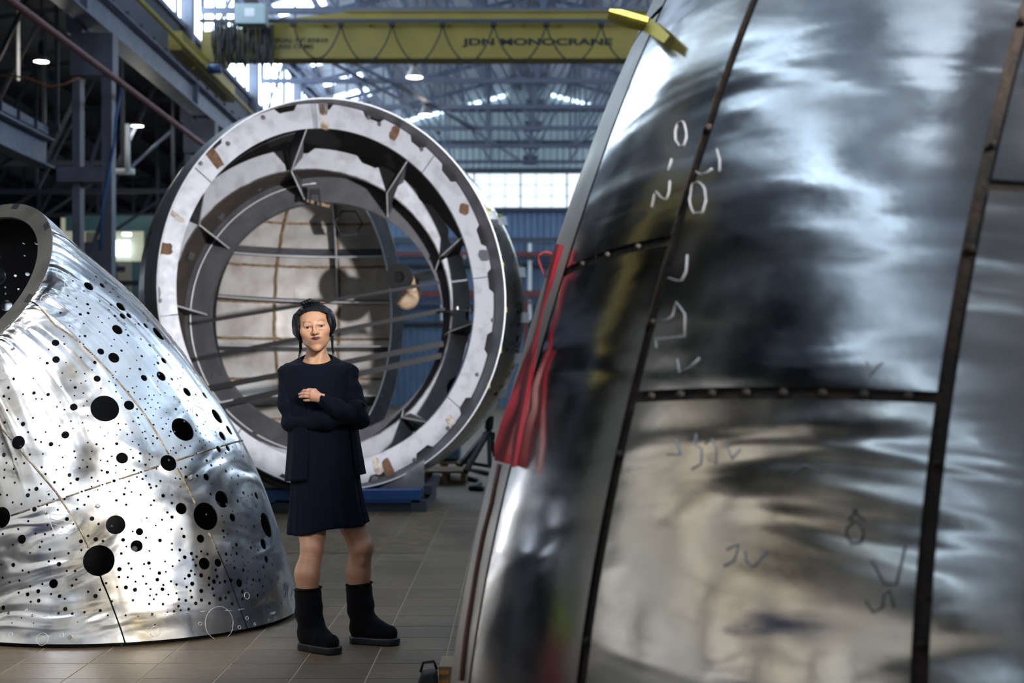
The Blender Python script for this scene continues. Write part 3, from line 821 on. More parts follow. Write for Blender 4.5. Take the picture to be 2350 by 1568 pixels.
class Sweep:
    """a horn: circles of varying radius carried along a Hermite curve"""
    def __init__(s, P0, T0, P1, T1, rad, n0=None):
        s.P0, s.T0, s.P1, s.T1 = [np.array(p, float) for p in (P0, T0, P1, T1)]
        s.rv, s.rr = zip(*rad)
        s.n0 = None
    def rfun(s, v):
        return np.interp(v, s._tv, s._tr)
    def prep(s):
        # smooth radius table (Catmull-Rom over the given knots)
        tv = np.linspace(0, 1, 201); k = np.array(s.rv); r = np.array(s.rr); m = np.gradient(r, k)
        i = np.clip(np.searchsorted(k, tv, 'right') - 1, 0, len(k) - 2)
        h = k[i + 1] - k[i]; t = (tv - k[i]) / h
        s._tr = (2*t**3-3*t**2+1)*r[i] + (t**3-2*t**2+t)*h*m[i] + (-2*t**3+3*t**2)*r[i+1] + (t**3-t**2)*h*m[i+1]
        s._tv = tv
        return s
    def at(s, u, v):
        u = np.asarray(u, float); v = np.asarray(v, float)
        a = v[..., None]
        c = (2*a**3-3*a**2+1)*s.P0 + (a**3-2*a**2+a)*s.T0 + (-2*a**3+3*a**2)*s.P1 + (a**3-a**2)*s.T1
        d = (6*a**2-6*a)*s.P0 + (3*a**2-4*a+1)*s.T0 + (-6*a**2+6*a)*s.P1 + (3*a**2-2*a)*s.T1
        d = d / np.linalg.norm(d, axis=-1, keepdims=True)
        # minimal rotation z -> d
        z = np.array([0., 0., 1.]); ax = np.cross(np.broadcast_to(z, d.shape), d); cs = d[..., 2:3]
        def rot(e):
            e = np.broadcast_to(np.array(e, float), d.shape)
            return e * cs + np.cross(ax, e) + ax * (np.sum(ax * e, -1, keepdims=True)) / (1 + cs)
        e1, e2 = rot([1, 0, 0]), rot([0, 1, 0])
        r = s.rfun(v)[..., None]
        return c + r * (np.cos(u)[..., None] * e1 + np.sin(u)[..., None] * e2)
    def normal(s, u, v, e=1e-3):
        pu = s.at(u + e, v) - s.at(u - e, v)
        v1 = np.clip(v + e, 0, 1); v0 = np.clip(v - e, 0, 1)
        pv = s.at(u, v1) - s.at(u, v0)
        n = np.cross(pu, pv); return n / np.linalg.norm(n, axis=-1, keepdims=True)
    def make_lookup(s, nu=720, nv=260, umin=0, umax=2 * PI):
        U, V = np.meshgrid(np.linspace(umin, umax, nu), np.linspace(0, 1, nv), indexing='ij')
        P = s.at(U, V); N = s.normal(U, V)
        cam = np.array([0, 0, CAM_H])
        front = np.sum(N * (cam - P), -1) > 0
        s.lu, s.lv = U[front], V[front]; s.lP = P[front]
        s.lx = CX + F_PX * s.lP[:, 0] / s.lP[:, 1]; s.ly = CY - F_PX * (s.lP[:, 2] - CAM_H) / s.lP[:, 1]
    def find(s, x, y):
        d = (s.lx - x) ** 2 + (s.ly - y) ** 2; i = int(np.argmin(d))
        return s.lu[i], s.lv[i], float(d[i]) ** .5, s.lP[i]

LH = Sweep((-2.0, 7.22, 0.022), (0.0, 0.0, 1.672), (-2.643, 6.946, 1.671), (-0.557, -1.081, 0.741),
           [(0, .905), (.06, .877), (.12, .851), (.3, .791), (.5, .692), (.7, .595), (.85, .51), (1, .48)]).prep()
LH.make_lookup()

# ---- holes read off the photograph: (crop origin x, y, scale, [x, y, r ...])
HOLES = [
(0, 620, 5.227, '671,873,44 674,1075,44 560,1117,21 588,953,11 488,1058,11 789,1107,9 767,802,11 773,886,12 835,675,10 954,799,11 1018,793,18 957,857,11 1005,887,11 1111,1012,10 962,1048,12 1104,1204,10 918,1217,11 1008,1241,10 1030,1321,10 974,1353,9 741,1241,10 852,1325,10 735,1401,10 908,1410,19 902,1509,11 1002,1485,11 407,1299,10 403,1476,22 576,1486,22 280,1488,14 430,1553,12 496,1550,13 163,1309,20 104,1413,19 42,1514,18 114,1548,14 725,510,14 1003,641,12 969,534,20 1058,517,20 1051,411,20 1082,461,10 919,447,11 1013,254,11 916,340,12 808,308,12 876,130,13 1070,195,62'),
(200, 620, 5.227, '185,185,40 105,80,20 35,100,11 87,121,11 228,160,20 312,230,18 283,270,18 240,268,10 352,217,16 150,369,11 281,417,20 400,432,65 375,322,20 367,463,10 328,547,20 262,476,12 265,584,10 428,553,42 507,555,38 550,458,160 367,608,10 453,648,11 361,712,68 133,559,11 180,632,11 150,738,11 460,715,11 495,783,18 580,657,12 622,653,20 708,672,40 730,617,20 765,603,40 678,515,20 697,711,10 860,765,95 811,807,18 646,826,13 327,826,11 487,872,11 753,908,20 798,899,11 608,933,12 289,906,11 418,970,17 659,1031,18 844,1030,11 924,1095,42 980,1027,15 855,1123,22 595,1082,10 629,1192,20 805,1137,11 513,1175,11 893,1273,65 690,1300,42 162,972,42 320,1060,68 65,1011,10 92,1114,22 59,1203,10 113,1306,42 342,1213,10 478,1273,11 1019,1309,20 784,1268,11 839,1326,11 1085,1302,11 1117,1281,14 976,1366,10 313,1297,11 264,1331,11 350,1383,11 160,1414,11 340,1462,11 596,1400,10 553,1420,11 733,1406,11 839,1403,10 487,1455,11 569,1477,11 740,1508,11 805,1504,10 934,1480,11 885,1499,10 697,1542,11 1040,1531,11 1085,1431,11 1107,1379,11 330,160,14 362,172,18 235,60,14 440,215,14 455,275,14 487,287,14 426,281,10 487,240,14 545,347,12 585,357,20 1030,890,25 975,880,12 830,625,30 890,877,10 1145,1165,14'),
(0, 900, 5.227, '210,601,83 272,393,28 85,220,15 207,323,13 401,316,14 61,365,17 331,480,14 423,574,15 497,604,13 546,489,13 713,405,12 616,628,28 786,516,47 715,634,12 680,172,13 767,215,12 730,120,9 883,177,45 1035,104,10 1000,170,10 1051,289,10 853,352,12 881,435,10 985,374,10 1053,461,10 1052,611,11 1092,708,10 898,707,14 905,792,12 990,823,12 1085,811,13 1050,896,13 961,905,12 752,786,13 508,751,12 360,742,15 760,912,10 668,933,11 495,898,15 553,988,15 825,997,24 924,1048,24 855,1093,14 1101,1019,14 657,1086,18 757,1167,17 1098,1138,11 974,1196,14 1071,1260,15 930,1288,15 783,1285,15 1004,1346,15 928,1400,15 1104,1525,28 35,618,14 48,747,27 187,807,16 291,857,15 73,857,14 60,932,15 170,929,15 43,1026,16 180,1079,15 492,1100,14 347,1171,16 437,1168,27 88,1240,16 4,1238,16 330,1247,27 145,1326,15 261,1335,15 472,1307,16 409,1409,30 580,1220,15 645,1286,15 572,1357,15 687,1416,15 556,1457,16 806,1520,24 342,1542,16 20,1510,128'),
(200, 880, 5.227, '208,305,168 505,272,62 160,54,11 350,24,11 340,103,10 405,174,9 604,318,13 610,408,13 555,460,12 471,497,11 625,490,11 655,385,12 398,565,10 370,494,12 540,581,13 478,605,12 698,574,11 661,594,11 711,659,13 792,625,13 845,666,15 790,726,12 788,491,14 902,546,14 1005,577,14 987,635,13 697,310,13 693,183,12 629,187,11 725,240,11 780,203,10 769,287,10 824,320,9 793,385,10 852,237,10 864,286,10 893,408,9 950,343,10 975,421,10 947,480,11 1066,317,18 1040,175,11 1103,218,11 1085,72,11 740,150,10 804,145,9 885,139,10 934,122,11 1028,773,12 1060,825,14 1130,752,12 1003,818,10 985,960,103 357,717,20 355,618,9 250,587,9 165,534,9 205,629,9 115,739,14 189,793,12 45,813,9 5,566,10 5,716,10 38,916,13 170,930,12 240,946,13 299,884,12 415,898,70 344,990,13 168,1039,13 252,1066,22 345,1074,11 471,1038,12 556,1043,18 547,696,11 619,728,12 524,795,11 638,833,18 555,894,15 625,944,14 758,854,13 740,917,11 790,887,11 697,980,15 838,1033,12 645,1067,14 592,1122,13 711,1104,14 671,1153,15 500,1173,14 872,1163,15 1057,1129,12 1108,1150,12 1131,1023,14 750,1205,17 824,1230,15 769,1258,16 908,1359,24 1012,1346,15 1022,1433,17 465,1259,14 542,1309,14 646,1331,16 438,1338,18 349,1414,18 478,1459,16 793,1403,15 759,1470,15 958,1542,15 272,1291,12 124,1170,12 185,1211,12 325,1175,21 52,1243,11 127,1268,11 55,1124,14 23,1364,18'),
(380, 820, 5.227, '213,862,155 258,422,62 615,700,100 683,945,62 637,1091,43 745,1089,40 725,1152,18 493,1235,20 551,1303,18 572,1226,13 313,1222,13 367,1158,12 187,1066,13 239,1097,13 297,1071,12 61,1133,13 119,1138,14 86,1087,12 484,1438,45 389,1429,21 243,1437,22 190,1337,13 248,1327,17 117,1442,12 167,1463,11 545,1513,10 659,1493,12 187,1560,13 725,1361,20 799,1352,11 785,1440,12 875,1424,20 655,1284,12 687,1217,13 828,1217,14 878,1237,9 437,1083,11 478,1056,12 531,1027,11 410,997,12 455,990,12 419,918,12 474,931,11 370,890,13 380,828,11 453,795,11 478,767,10 372,696,20 514,670,12 598,890,11 605,943,9 125,630,18 256,637,13 298,631,10 213,657,11 36,734,9 10,656,10 6,794,12 62,887,12 45,948,13 162,531,11 269,526,12 99,487,9 146,386,10 215,465,12 334,495,10 362,452,20 393,546,11 36,320,10 168,333,10 145,258,10 77,263,20 176,235,11 206,200,12 300,357,11 470,460,45 765,875,65 805,1080,14 930,1195,20 345,185,20 900,1140,14 420,345,16 940,1405,10 987,1485,13 870,1535,14'),
(0, 1180, 5.227, '256,306,55 160,605,27 634,829,55 702,607,28 28,242,16 227,182,15 421,238,15 540,245,15 507,326,14 473,393,15 145,373,15 369,467,14 597,433,17 648,539,15 578,578,15 796,691,15 263,677,15 350,694,15 238,796,16 107,815,16 27,774,18 4,608,14 507,846,15 362,860,15 455,921,26 855,868,16 910,796,15 905,692,16 822,476,15 969,326,25 970,428,15 805,284,14 644,258,15 616,180,15 563,129,14 888,125,14 742,152,13 806,55,24 1057,255,16 220,949,16 336,967,25 366,1056,16 460,1045,25 607,966,15 708,977,24 782,1017,14 42,1120,30 100,1187,20 397,1226,16 698,1191,16 778,1148,27 864,1193,18 1021,1177,16 1056,936,15 261,1255,10 148,1304,9 405,1314,8 938,1292,9'),
(200, 1180, 5.227, '346,132,115 634,211,46 602,394,74 135,555,185 57,62,30 132,116,16 104,298,27 190,323,17 15,255,18 430,315,24 466,387,14 402,473,17 547,209,14 709,282,16 882,321,24 746,444,13 720,58,12 902,64,14 818,128,14 1024,42,22 1006,190,14 1130,174,16 1022,354,13 1024,425,14 1103,425,20 938,567,14 1097,558,13 1030,621,14 492,604,17 529,667,16 380,672,27 378,763,17 480,758,15 685,605,15 750,590,24 766,664,13 866,697,23 945,694,14 844,793,25 673,741,15 663,782,15 700,845,17 577,821,14 506,854,16 460,880,25 583,901,27 358,882,14 236,826,15 164,910,16 13,933,15 109,983,27 288,1048,15 767,897,16 905,912,25 747,972,16 822,963,16 795,1023,15 735,1072,17 918,1085,18 980,962,14 1000,812,15 918,841,17 1078,842,16 1073,951,14 1110,1030,16 1086,1105,17 1051,1157,17 1131,1163,14 553,1037,17 781,1196,18 152,1165,19 241,1229,13 467,1213,14 608,1226,9 808,1330,10 962,1174,10'),
(400, 1080, 3.92, '433,258,80 288,410,128 830,483,115 805,670,50 830,793,34 67,348,53 528,426,38 274,837,55 394,837,38 238,620,38 591,1014,38 88,599,17 42,711,16 283,60,34 213,52,15 103,58,15 331,204,14 572,282,17 626,207,18 697,211,14 742,232,35 527,357,9 440,536,16 448,592,11 484,566,10 425,408,9 448,458,9 559,665,18 565,750,17 529,700,10 463,748,17 547,883,16 620,891,17 714,981,17 769,988,17 693,700,16 807,878,17 881,850,16 746,476,14 719,509,16 798,1054,16 879,1002,15 750,1126,18 617,1102,19 614,1162,16 518,997,18 463,1003,18 357,1005,22 410,1157,20 459,1152,16 384,957,16 309,966,16 241,942,20 163,1014,20 141,953,18 249,1092,20 239,1162,17 187,1190,17 319,1187,16 528,1209,17 497,1105,16 151,743,17 99,777,18 204,771,14 163,797,12 193,853,14 297,745,13 242,719,12 149,904,13 183,938,11 370,900,15 346,1072,16 315,1040,15 414,1019,14 362,1125,13 110,1052,12 151,1073,12 22,1022,13 20,1105,12 89,968,11 105,1162,14 150,1147,14 48,1165,14 33,1221,13 135,1240,13 62,1264,13 662,612,8 509,62,8 576,48,14 660,95,9 573,133,8 516,187,9 549,210,8 601,247,8 655,270,8 669,234,8 738,327,10 667,423,8 568,388,8 608,501,9 641,509,9 562,550,9 617,784,9 711,784,8 742,793,8 666,816,8 650,724,10 702,657,8 753,715,10 783,551,9 633,850,9 505,854,8 514,764,9 471,814,9 541,816,9 467,857,8 667,914,9 753,911,9 815,944,9 898,914,9 662,965,9 646,1010,8 698,1033,10 648,1072,9 708,1090,9 833,1085,9 861,1037,9 882,1060,10 925,1110,9 804,1108,10 840,1155,10 880,1142,9 825,1181,8 881,1195,8 967,1196,9 862,1239,7 822,1238,7 954,880,9 995,905,8 933,964,8 953,840,8 978,1020,9 1019,1055,9 1045,1030,9 955,1022,8 1000,1130,12 1060,1170,8'),
]
hole_uv = []      # (u, v, radius m, point)
seen = []
for (ox, oy, sc, txt) in HOLES:
    for tok in txt.split():
        a, b_, r = [float(q) for q in tok.split(',')]
        x, y, rp = ox + a / sc, oy + b_ / sc, r / sc
        if any((x - p) ** 2 + (y - q) ** 2 < (max(rp, w) * .9 + 1.2) ** 2 for p, q, w in seen): continue
        seen.append((x, y, rp))
        u, v, d, P = LH.find(x, y)
        if d > 6: continue
        hole_uv.append((u, v, max(rp, 1.6) * P[1] / F_PX, P))
# more holes round the far side, as the light spots inside the mouth show
rg = np.random.RandomState(5)
allp = [h[3] for h in hole_uv]; allr = [h[2] for h in hole_uv]
for kk in range(900):
    u, v = rg.uniform(0, 2 * PI), rg.uniform(.06, .93)
    P = LH.at(np.array(u), np.array(v)); N = LH.normal(np.array(u), np.array(v))
    if np.dot(N, np.array([0, 0, CAM_H]) - P) > -0.15: continue
    r = float(rg.choice([.006, .008, .008, .012, .016, .03, .055], p=[.3, .2, .15, .15, .1, .06, .04]))
    if any(np.linalg.norm(P - q) < r + w + .012 for q, w in zip(allp, allr)): continue
    allp.append(P); allr.append(r); hole_uv.append((u, v, r, P))
# drop holes that would touch a neighbour
keep = []
for h in sorted(hole_uv, key=lambda h: -h[2]):
    if all(np.linalg.norm(h[3] - g_[3]) > h[2] + g_[2] + .002 for g_ in keep): keep.append(h)
hole_uv = keep

# seams: meridians that follow the seen gaps (fractions of u) and one ring
def seam_uv(pts):
    return [LH.find(x, y)[:2] for x, y in pts]
U_SEAM = {}
sA = seam_uv([(288, 1487), (262, 1405), (236, 1335), (180, 1210), (130, 1130), (60, 1050), (5, 985)])
sB = seam_uv([(571, 1455), (548, 1395), (515, 1300), (470, 1205), (385, 1040), (330, 950), (230, 830), (125, 745), (66, 690)])
sC = seam_uv([(375, 745), (330, 690), (225, 590), (122, 535)])
def useam(s, v):
    vv = [p[1] for p in s]; uu = [p[0] for p in s]
    o = np.argsort(vv); return float(np.interp(v, np.array(vv)[o], np.array(uu)[o]))
UA0 = np.mean([p[0] for p in sA]); 
V_RING = LH.find(270, 1100)[1]
U_CUT = 1.2                       # hidden side: where the sheet is parted for unrolling
SEAMS = [lambda v: useam(sA, v), lambda v: useam(sB, v), lambda v: useam(sC, v), lambda v: U_CUT + 2 * PI - 1.3]
def wrapu(u):                     # into [U_CUT, U_CUT + 2 pi)
    return (u - U_CUT) % (2 * PI) + U_CUT
NU, NV = 150, 66
pts, edges = [], []
gap = 0.0035
def addpt(u, v):
    pts.append((u, v)); return len(pts) - 1
# borders
corner = [addpt(U_CUT, 0), addpt(U_CUT + 2 * PI, 0), addpt(U_CUT + 2 * PI, 1), addpt(U_CUT, 1)]
def chain(ids):
    for a, b_ in zip(ids, ids[1:]): edges.append((a, b_))
bot = [corner[0]] + [addpt(U_CUT + 2 * PI * i / NU, 0) for i in range(1, NU)] + [corner[1]]
rig = [corner[1]] + [addpt(U_CUT + 2 * PI, j / NV) for j in range(1, NV)] + [corner[2]]
top = [corner[2]] + [addpt(U_CUT + 2 * PI * (NU - i) / NU, 1) for i in range(1, NU)] + [corner[3]]
lef = [corner[3]] + [addpt(U_CUT, 1 - j / NV) for j in range(1, NV)] + [corner[0]]
for c_ in (bot, rig, top, lef): chain(c_)
# seam gaps (two lines each), open only where the photograph shows a gap
sv = np.linspace(0, 1, 45)
for s in SEAMS[:3]:
    for sg in (-1, 1):
        ids = [addpt(wrapu(s(v)) + sg * gap * (1 + 0.0 * v) / LH.rfun(v), v) for v in sv]; chain(ids)
for sg in (-1, 1):
    ids = [addpt(U_CUT + 2 * PI * i / 160, V_RING + sg * .0015) for i in range(161)]; chain(ids)
# holes
hpoly = []
HALO = []
for (u, v, r, P) in hole_uv:
    e = 1e-3
    pu = (LH.at(np.array(u + e), np.array(v)) - LH.at(np.array(u - e), np.array(v))) / (2 * e)
    pv = (LH.at(np.array(u), np.array(min(v + e, 1))) - LH.at(np.array(u), np.array(max(v - e, 0)))) / (min(v + e, 1) - max(v - e, 0))
    J = np.stack([pu, pv], 1); Jp = np.linalg.pinv(J)
    t1 = pu / np.linalg.norm(pu); n = np.cross(pu, pv); n /= np.linalg.norm(n); t2 = np.cross(n, t1)
    k = 9 if r < .009 else (14 if r < .02 else 28)
    ids = []
    uw = wrapu(u); ok = True; loc = []
    for i in range(k):
        a = 2 * PI * i / k
        du, dv = Jp @ (r * (math.cos(a) * t1 + math.sin(a) * t2))
        uu, vv = uw + du, v + dv
        if not (U_CUT + .01 < uu < U_CUT + 2 * PI - .01 and .012 < vv < .985): ok = False
        loc.append((uu, vv))
    if not ok: continue
    ids = [addpt(*p) for p in loc]; chain(ids + [ids[0]])
    hot = (v < .36 and r < .022 and (int(u * 1e4) % 10) < 7)
    if hot:
        for i in range(8):
            a = 2 * PI * (i + .5) / 8; du, dv = Jp @ ((r + .012) * (math.cos(a) * t1 + math.sin(a) * t2)); HALO.append((uw + du, v + dv, P))
    hpoly.append((uw, v, r, P, Jp, t1, t2, hot))
HC = np.array([[h[0], h[1]] for h in hpoly]); HR = np.array([h[2] for h in hpoly]); HP = np.array([h[3] for h in hpoly])
for (hu, hv_, hp_) in HALO:
    if not .012 < hv_ < .985: continue
    Q = LH.at(np.array(hu), np.array(hv_))
    if np.min(np.linalg.norm(HP - Q, axis=1) - HR) > .0035: addpt(hu, hv_)
# interior grid, kept clear of the holes
for i in range(1, NU):
    for j in range(1, NV):
        u = U_CUT + 2 * PI * (i + (.5 if j % 2 else 0)) / NU; v = j / NV
        if u >= U_CUT + 2 * PI - .005: continue
        P = LH.at(np.array(u), np.array(v))
        if np.min(np.linalg.norm(HP - P, axis=1) - HR) < .006: continue
        addpt(u, v)
res = delaunay_2d_cdt([Vector((p[0], p[1] * 6)) for p in pts], edges, [], 0, 1e-7)
cv = np.array([(p.x, p.y / 6) for p in res[0]]); cf = res[2]
tri = []
for f in cf:
    for i in range(1, len(f) - 1): tri.append((f[0], f[i], f[i + 1]))
tri = np.array(tri)
cen = cv[tri].mean(1)
CP = LH.at(cen[:, 0], cen[:, 1])
inside = np.zeros(len(tri), bool)
for hp, hr in zip(HP, HR):
    inside |= np.linalg.norm(CP - hp, axis=1) < hr * 0.985
su = [np.array([wrapu(s(v)) for v in np.linspace(0, 1, 201)]) for s in SEAMS[:3]]
SU = [np.interp(cen[:, 1], np.linspace(0, 1, 201), q) for q in su]
RR = LH.rfun(cen[:, 1])
ing = np.zeros(len(tri), bool)
# open gaps: at the foot of seams A and B, a slit at the mouth of B
ing |= (np.abs(cen[:, 0] - SU[0]) < gap * 1.02 / RR) & (cen[:, 1] < .16)
ing |= (np.abs(cen[:, 0] - SU[1]) < gap * 1.02 / RR) & ((cen[:, 1] < .14) | (cen[:, 1] > .90))
drop = inside | ing
# panel of every face
order = sorted(range(3), key=lambda q: su[q].mean())
colid = np.zeros(len(tri), int)
for q in order: colid += (cen[:, 0] > SU[q]).astype(int)
rowid = (cen[:, 1] > V_RING).astype(int)
pid = colid * 2 + rowid
VP = LH.at(cv[:, 0], cv[:, 1]); VN = LH.normal(cv[:, 0], cv[:, 1])

left = thing('perforated_hull', 'polished steel horn-shaped hull section full of round holes, standing at left', 'sculpture section', (-2.0, 7.22, 0))
M['steel_left'] = [
    steel('beaten_steel_ribbed', base=(.82, .83, .86), rough=.26, rvar=.10, ripples=((7, 1.4, 2.6, .5, .30, .55), (2.2, 8, 1.0, .8, None, None)), tint=((.55, .50, .40), 3.5, .55, .75), fine=.03),
    steel('beaten_steel_wavy', base=(.82, .83, .86), rough=.28, rvar=.10, ripples=((2.0, 10, 2.2, 1.2, None, None), (6, 5, .6, .5, None, None)), tint=((.58, .50, .36), 3.0, .52, .72), fine=.03, edge=True),
]
TH = 0.006
HOTP = np.array([h[3] for h in hpoly if h[7]]); HOTR = np.array([h[2] for h in hpoly if h[7]])
org = ORG[left]
def make_panel(mask, mi):
    fs = tri[mask]
    used, inv = np.unique(fs.ravel(), return_inverse=True)
    f2 = inv.reshape(-1, 3); n = len(used)
    Pn, Nn, UVn = VP[used], VN[used], cv[used]
    # border edges
    ed = {}
    for a, b_, c_ in f2:
        for e in ((a, b_), (b_, c_), (c_, a)): ed[e] = 1
    border = [e for e in ed if (e[1], e[0]) not in ed]
    verts = [Pn, Pn - Nn * TH]
    faces = [tuple(f) for f in f2] + [tuple(int(q) + n for q in f[::-1]) for f in f2]
    mids = [0] * len(f2) + [1] * len(f2)
    bi = sorted({q for e in border for q in e}); bm = {q: i for i, q in enumerate(bi)}
    verts += [Pn[bi], Pn[bi] - Nn[bi] * TH]; nb = len(bi)
    for a, b_ in border:
        faces.append((2 * n + bm[a], 2 * n + nb + bm[a], 2 * n + nb + bm[b_], 2 * n + bm[b_])); mids.append(2)
    V = np.concatenate(verts) - np.array(org)
    me = bpy.data.meshes.new('hull_plate'); me.from_pydata(V.tolist(), [], faces)
    for m_ in (M['steel_left'][mi], M['hull_inside'], M['steel_edge']): me.materials.append(m_)
    me.polygons.foreach_set('material_index', mids)
    uvl = me.uv_layers.new(name='UVMap')
    uvall = np.concatenate([UVn, UVn, UVn[bi], UVn[bi]])
    li = np.empty(len(me.loops), int); me.loops.foreach_get('vertex_index', li)
    uvl.data.foreach_set('uv', uvall[li].astype(np.float32).ravel())
    ht = np.zeros(len(Pn)); dm = np.linalg.norm(Pn[:, None, :] - HOTP[None], axis=2) - HOTR[None]; ht[np.min(dm, 1) < .0010] = .88
    at_ = me.attributes.new('heat', 'FLOAT', 'POINT'); at_.data.foreach_set('value', np.concatenate([ht, ht * 0, ht[bi], ht[bi] * 0]).astype(np.float32))
    me.shade_smooth()
    NN = np.concatenate([Nn, -Nn, np.zeros((2 * nb, 3))])
    me.normals_split_custom_set_from_vertices(NN.tolist())
    o = bpy.data.objects.new('hull_plate', me); o.parent = left; COL.objects.link(o)
    return o
for p in np.unique(pid):
    make_panel((pid == p) & ~drop, 0 if p % 2 else 1)
# weld beads along the seams
def surf_path(uvs, off=0.001):
    u = np.array([p[0] for p in uvs]); v = np.array([p[1] for p in uvs])
    P = LH.at(u, v) + LH.normal(u, v) * off
    return [Vector(p) for p in P]
def beads(uvs):
    P_ = surf_path(uvs, -.001); run = []; rq = random.Random(2)
    for p in P_ + [None]:
        if p is not None and np.min(np.linalg.norm(HP - np.array(p), axis=1) - HR) > .003: run.append(p)
        else:
            if len(run) > 2:
                q = MB(); q.tube(run, [.0042 + .0016 * rq.random() for _ in run], 6); q.build('weld_bead', M['weld'], left, smooth=True)
            run = []
for s, v0, v1 in ((0, .16, .60), (1, .14, .90), (2, .45, 1.0)):
    beads([(SEAMS[s](v), v) for v in np.linspace(v0, v1, 160)])
beads([(U_CUT + 2 * PI * i / 400, V_RING) for i in range(401)])
# mouth flange and foot
c1 = LH.P1; n1 = LH.T1 / np.linalg.norm(LH.T1); rt = .48
q = MB()
q.lathe(c1, n1, [(-.012, rt - .001), (.004, rt - .001), (.004, rt - .085), (-.012, rt - .085), (-.012, rt - .001)], 72)
q.build('mouth_flange', M['flange_steel'], left, smooth='auto')
q = MB(); q.lathe((-2.0, 7.22, 0), (0, 0, 1), [(.0, .82), (.0, .865), (.028, .865), (.028, .82), (.0, .82)], 90); q.build('foot_ring', M['shade_gap'], left)  # support ring, blackened to paint the shadow gap under the hull
# slots in the flange
e1 = Vector(n1).cross(Vector((0, 0, 1))).normalized(); e2 = Vector(n1).cross(e1)
for a in (0.2, 1.0, 1.9, 2.9, 3.9, 4.6, 5.3):
    d = e1 * math.cos(a) + e2 * math.sin(a); tt = Vector(n1).cross(d)
    q = MB(); q.box(Vector(c1) + d * (rt - .018) + Vector(n1) * .004, (.045, .03, .004), Matrix((tt, d, Vector(n1))).transposed()); q.build('slot', M['shade_gap'], left)  # dark box paints the shade in an open slot
# chalk rings on the plates
def chalk_ring(x, y, rp, w=.0011, arc=(0, 2 * PI)):
    u, v, d, P = LH.find(x, y); e = 1e-3
    if d > 4: return
    pu = LH.at(np.array(u + e), np.array(v)) - LH.at(np.array(u - e), np.array(v)); n = LH.normal(np.array(u), np.array(v))
    t1 = pu / np.linalg.norm(pu); t2 = np.cross(n, t1); r = rp * P[1] / F_PX
    pts_ = []
    for i in range(25):
        a = arc[0] + (arc[1] - arc[0]) * i / 24
        T = P + r * (math.cos(a) * t1 + math.sin(a) * t2)
        X = CX + F_PX * T[0] / T[1]; Y = CY - F_PX * (T[2] - CAM_H) / T[1]
        uu, vv, dd, PP = LH.find(X, Y)
        Q = LH.at(np.array(uu), np.array(vv)); Nq = LH.normal(np.array(uu), np.array(vv))
        # stay on the tangent circle but pushed onto the sheet
        pts_.append(Vector(T - Nq * np.dot(T - Q, Nq) + Nq * .001))
    q = MB(); q.tube(pts_, w, 5); q.build('chalk_ring', M['chalk'], left, smooth=True)
for (x, y, r) in ((137, 629, 10), (156, 655, 10), (112, 694, 20), (159, 633, 4), (148, 605, 4), (171, 588, 8), (180, 596, 7), (132, 605, 3), (144, 567, 3), (130, 570, 3), (111, 728, 3), (100, 692, 3),
                  (358, 1449, 12), (338, 1447, 5), (24, 1457, 5), (503, 1430, 38), (460, 1434, 4), (568, 1417, 4), (548, 1438, 4), (655, 1366, 7), (567, 1370, 8), (305, 1445, 3), (60, 1402, 2.5), (140, 1457, 5), (97, 1468, 14),
                  (586, 1435, 3), (617, 1425, 3), (677, 1415, 4)):
    chalk_ring(x, y, r)
chalk_ring(460, 955, 25, .0016, (.3, 2.6))
# chalk hatching beside seam A
def chalk_line(pp, w=.0011):
    out = []
    for (x, y) in pp:
        u, v, d, P = LH.find(x, y); N = LH.normal(np.array(u), np.array(v)); out.append(Vector(P + N * .0012))
    q = MB(); q.tube(out, w, 5); q.build('chalk_line', M['chalk'], left, smooth=True)
chalk_line([(106, 1129), (100, 1145), (101, 1165), (106, 1180), (115, 1195), (124, 1220), (135, 1227), (160, 1226), (176, 1219), (172, 1200), (155, 1175), (140, 1148), (130, 1131), (118, 1127), (106, 1129)])
chalk_line([(133, 1146), (122, 1155), (116, 1175), (115, 1195)])
for a, b_ in (((103, 1144), (121, 1146)), ((104, 1164), (150, 1165)), ((110, 1179), (158, 1181)), ((116, 1191), (168, 1203)), ((118, 1204), (160, 1213)), ((126, 1220), (158, 1225))):
    chalk_line([a, ((a[0] + b_[0]) / 2, (a[1] + b_[1]) / 2), b_])
# dashed layout line above the foot
for x in range(8, 600, 30):
    yb = 1417 - 12 * ((x - 250) / 300) ** 2 if x < 300 else 1414 - .06 * (x - 300)
    if (x // 30) % 3 != 1: chalk_line([(x, yb), (x + 14, yb - .5)], .0012)
# bolts
for (x, y) in ((29, 797), (227, 1163), (440, 1097), (161, 1461), (628, 1411)):
    u, v, d, P = LH.find(x, y); N = Vector(LH.normal(np.array(u), np.array(v)))
    q = MB(); q.lathe(P, N, [(0, .011), (.012, .011), (.014, .009), (.014, .0005)], 6); q.build('bolt', M['bolt'], left)
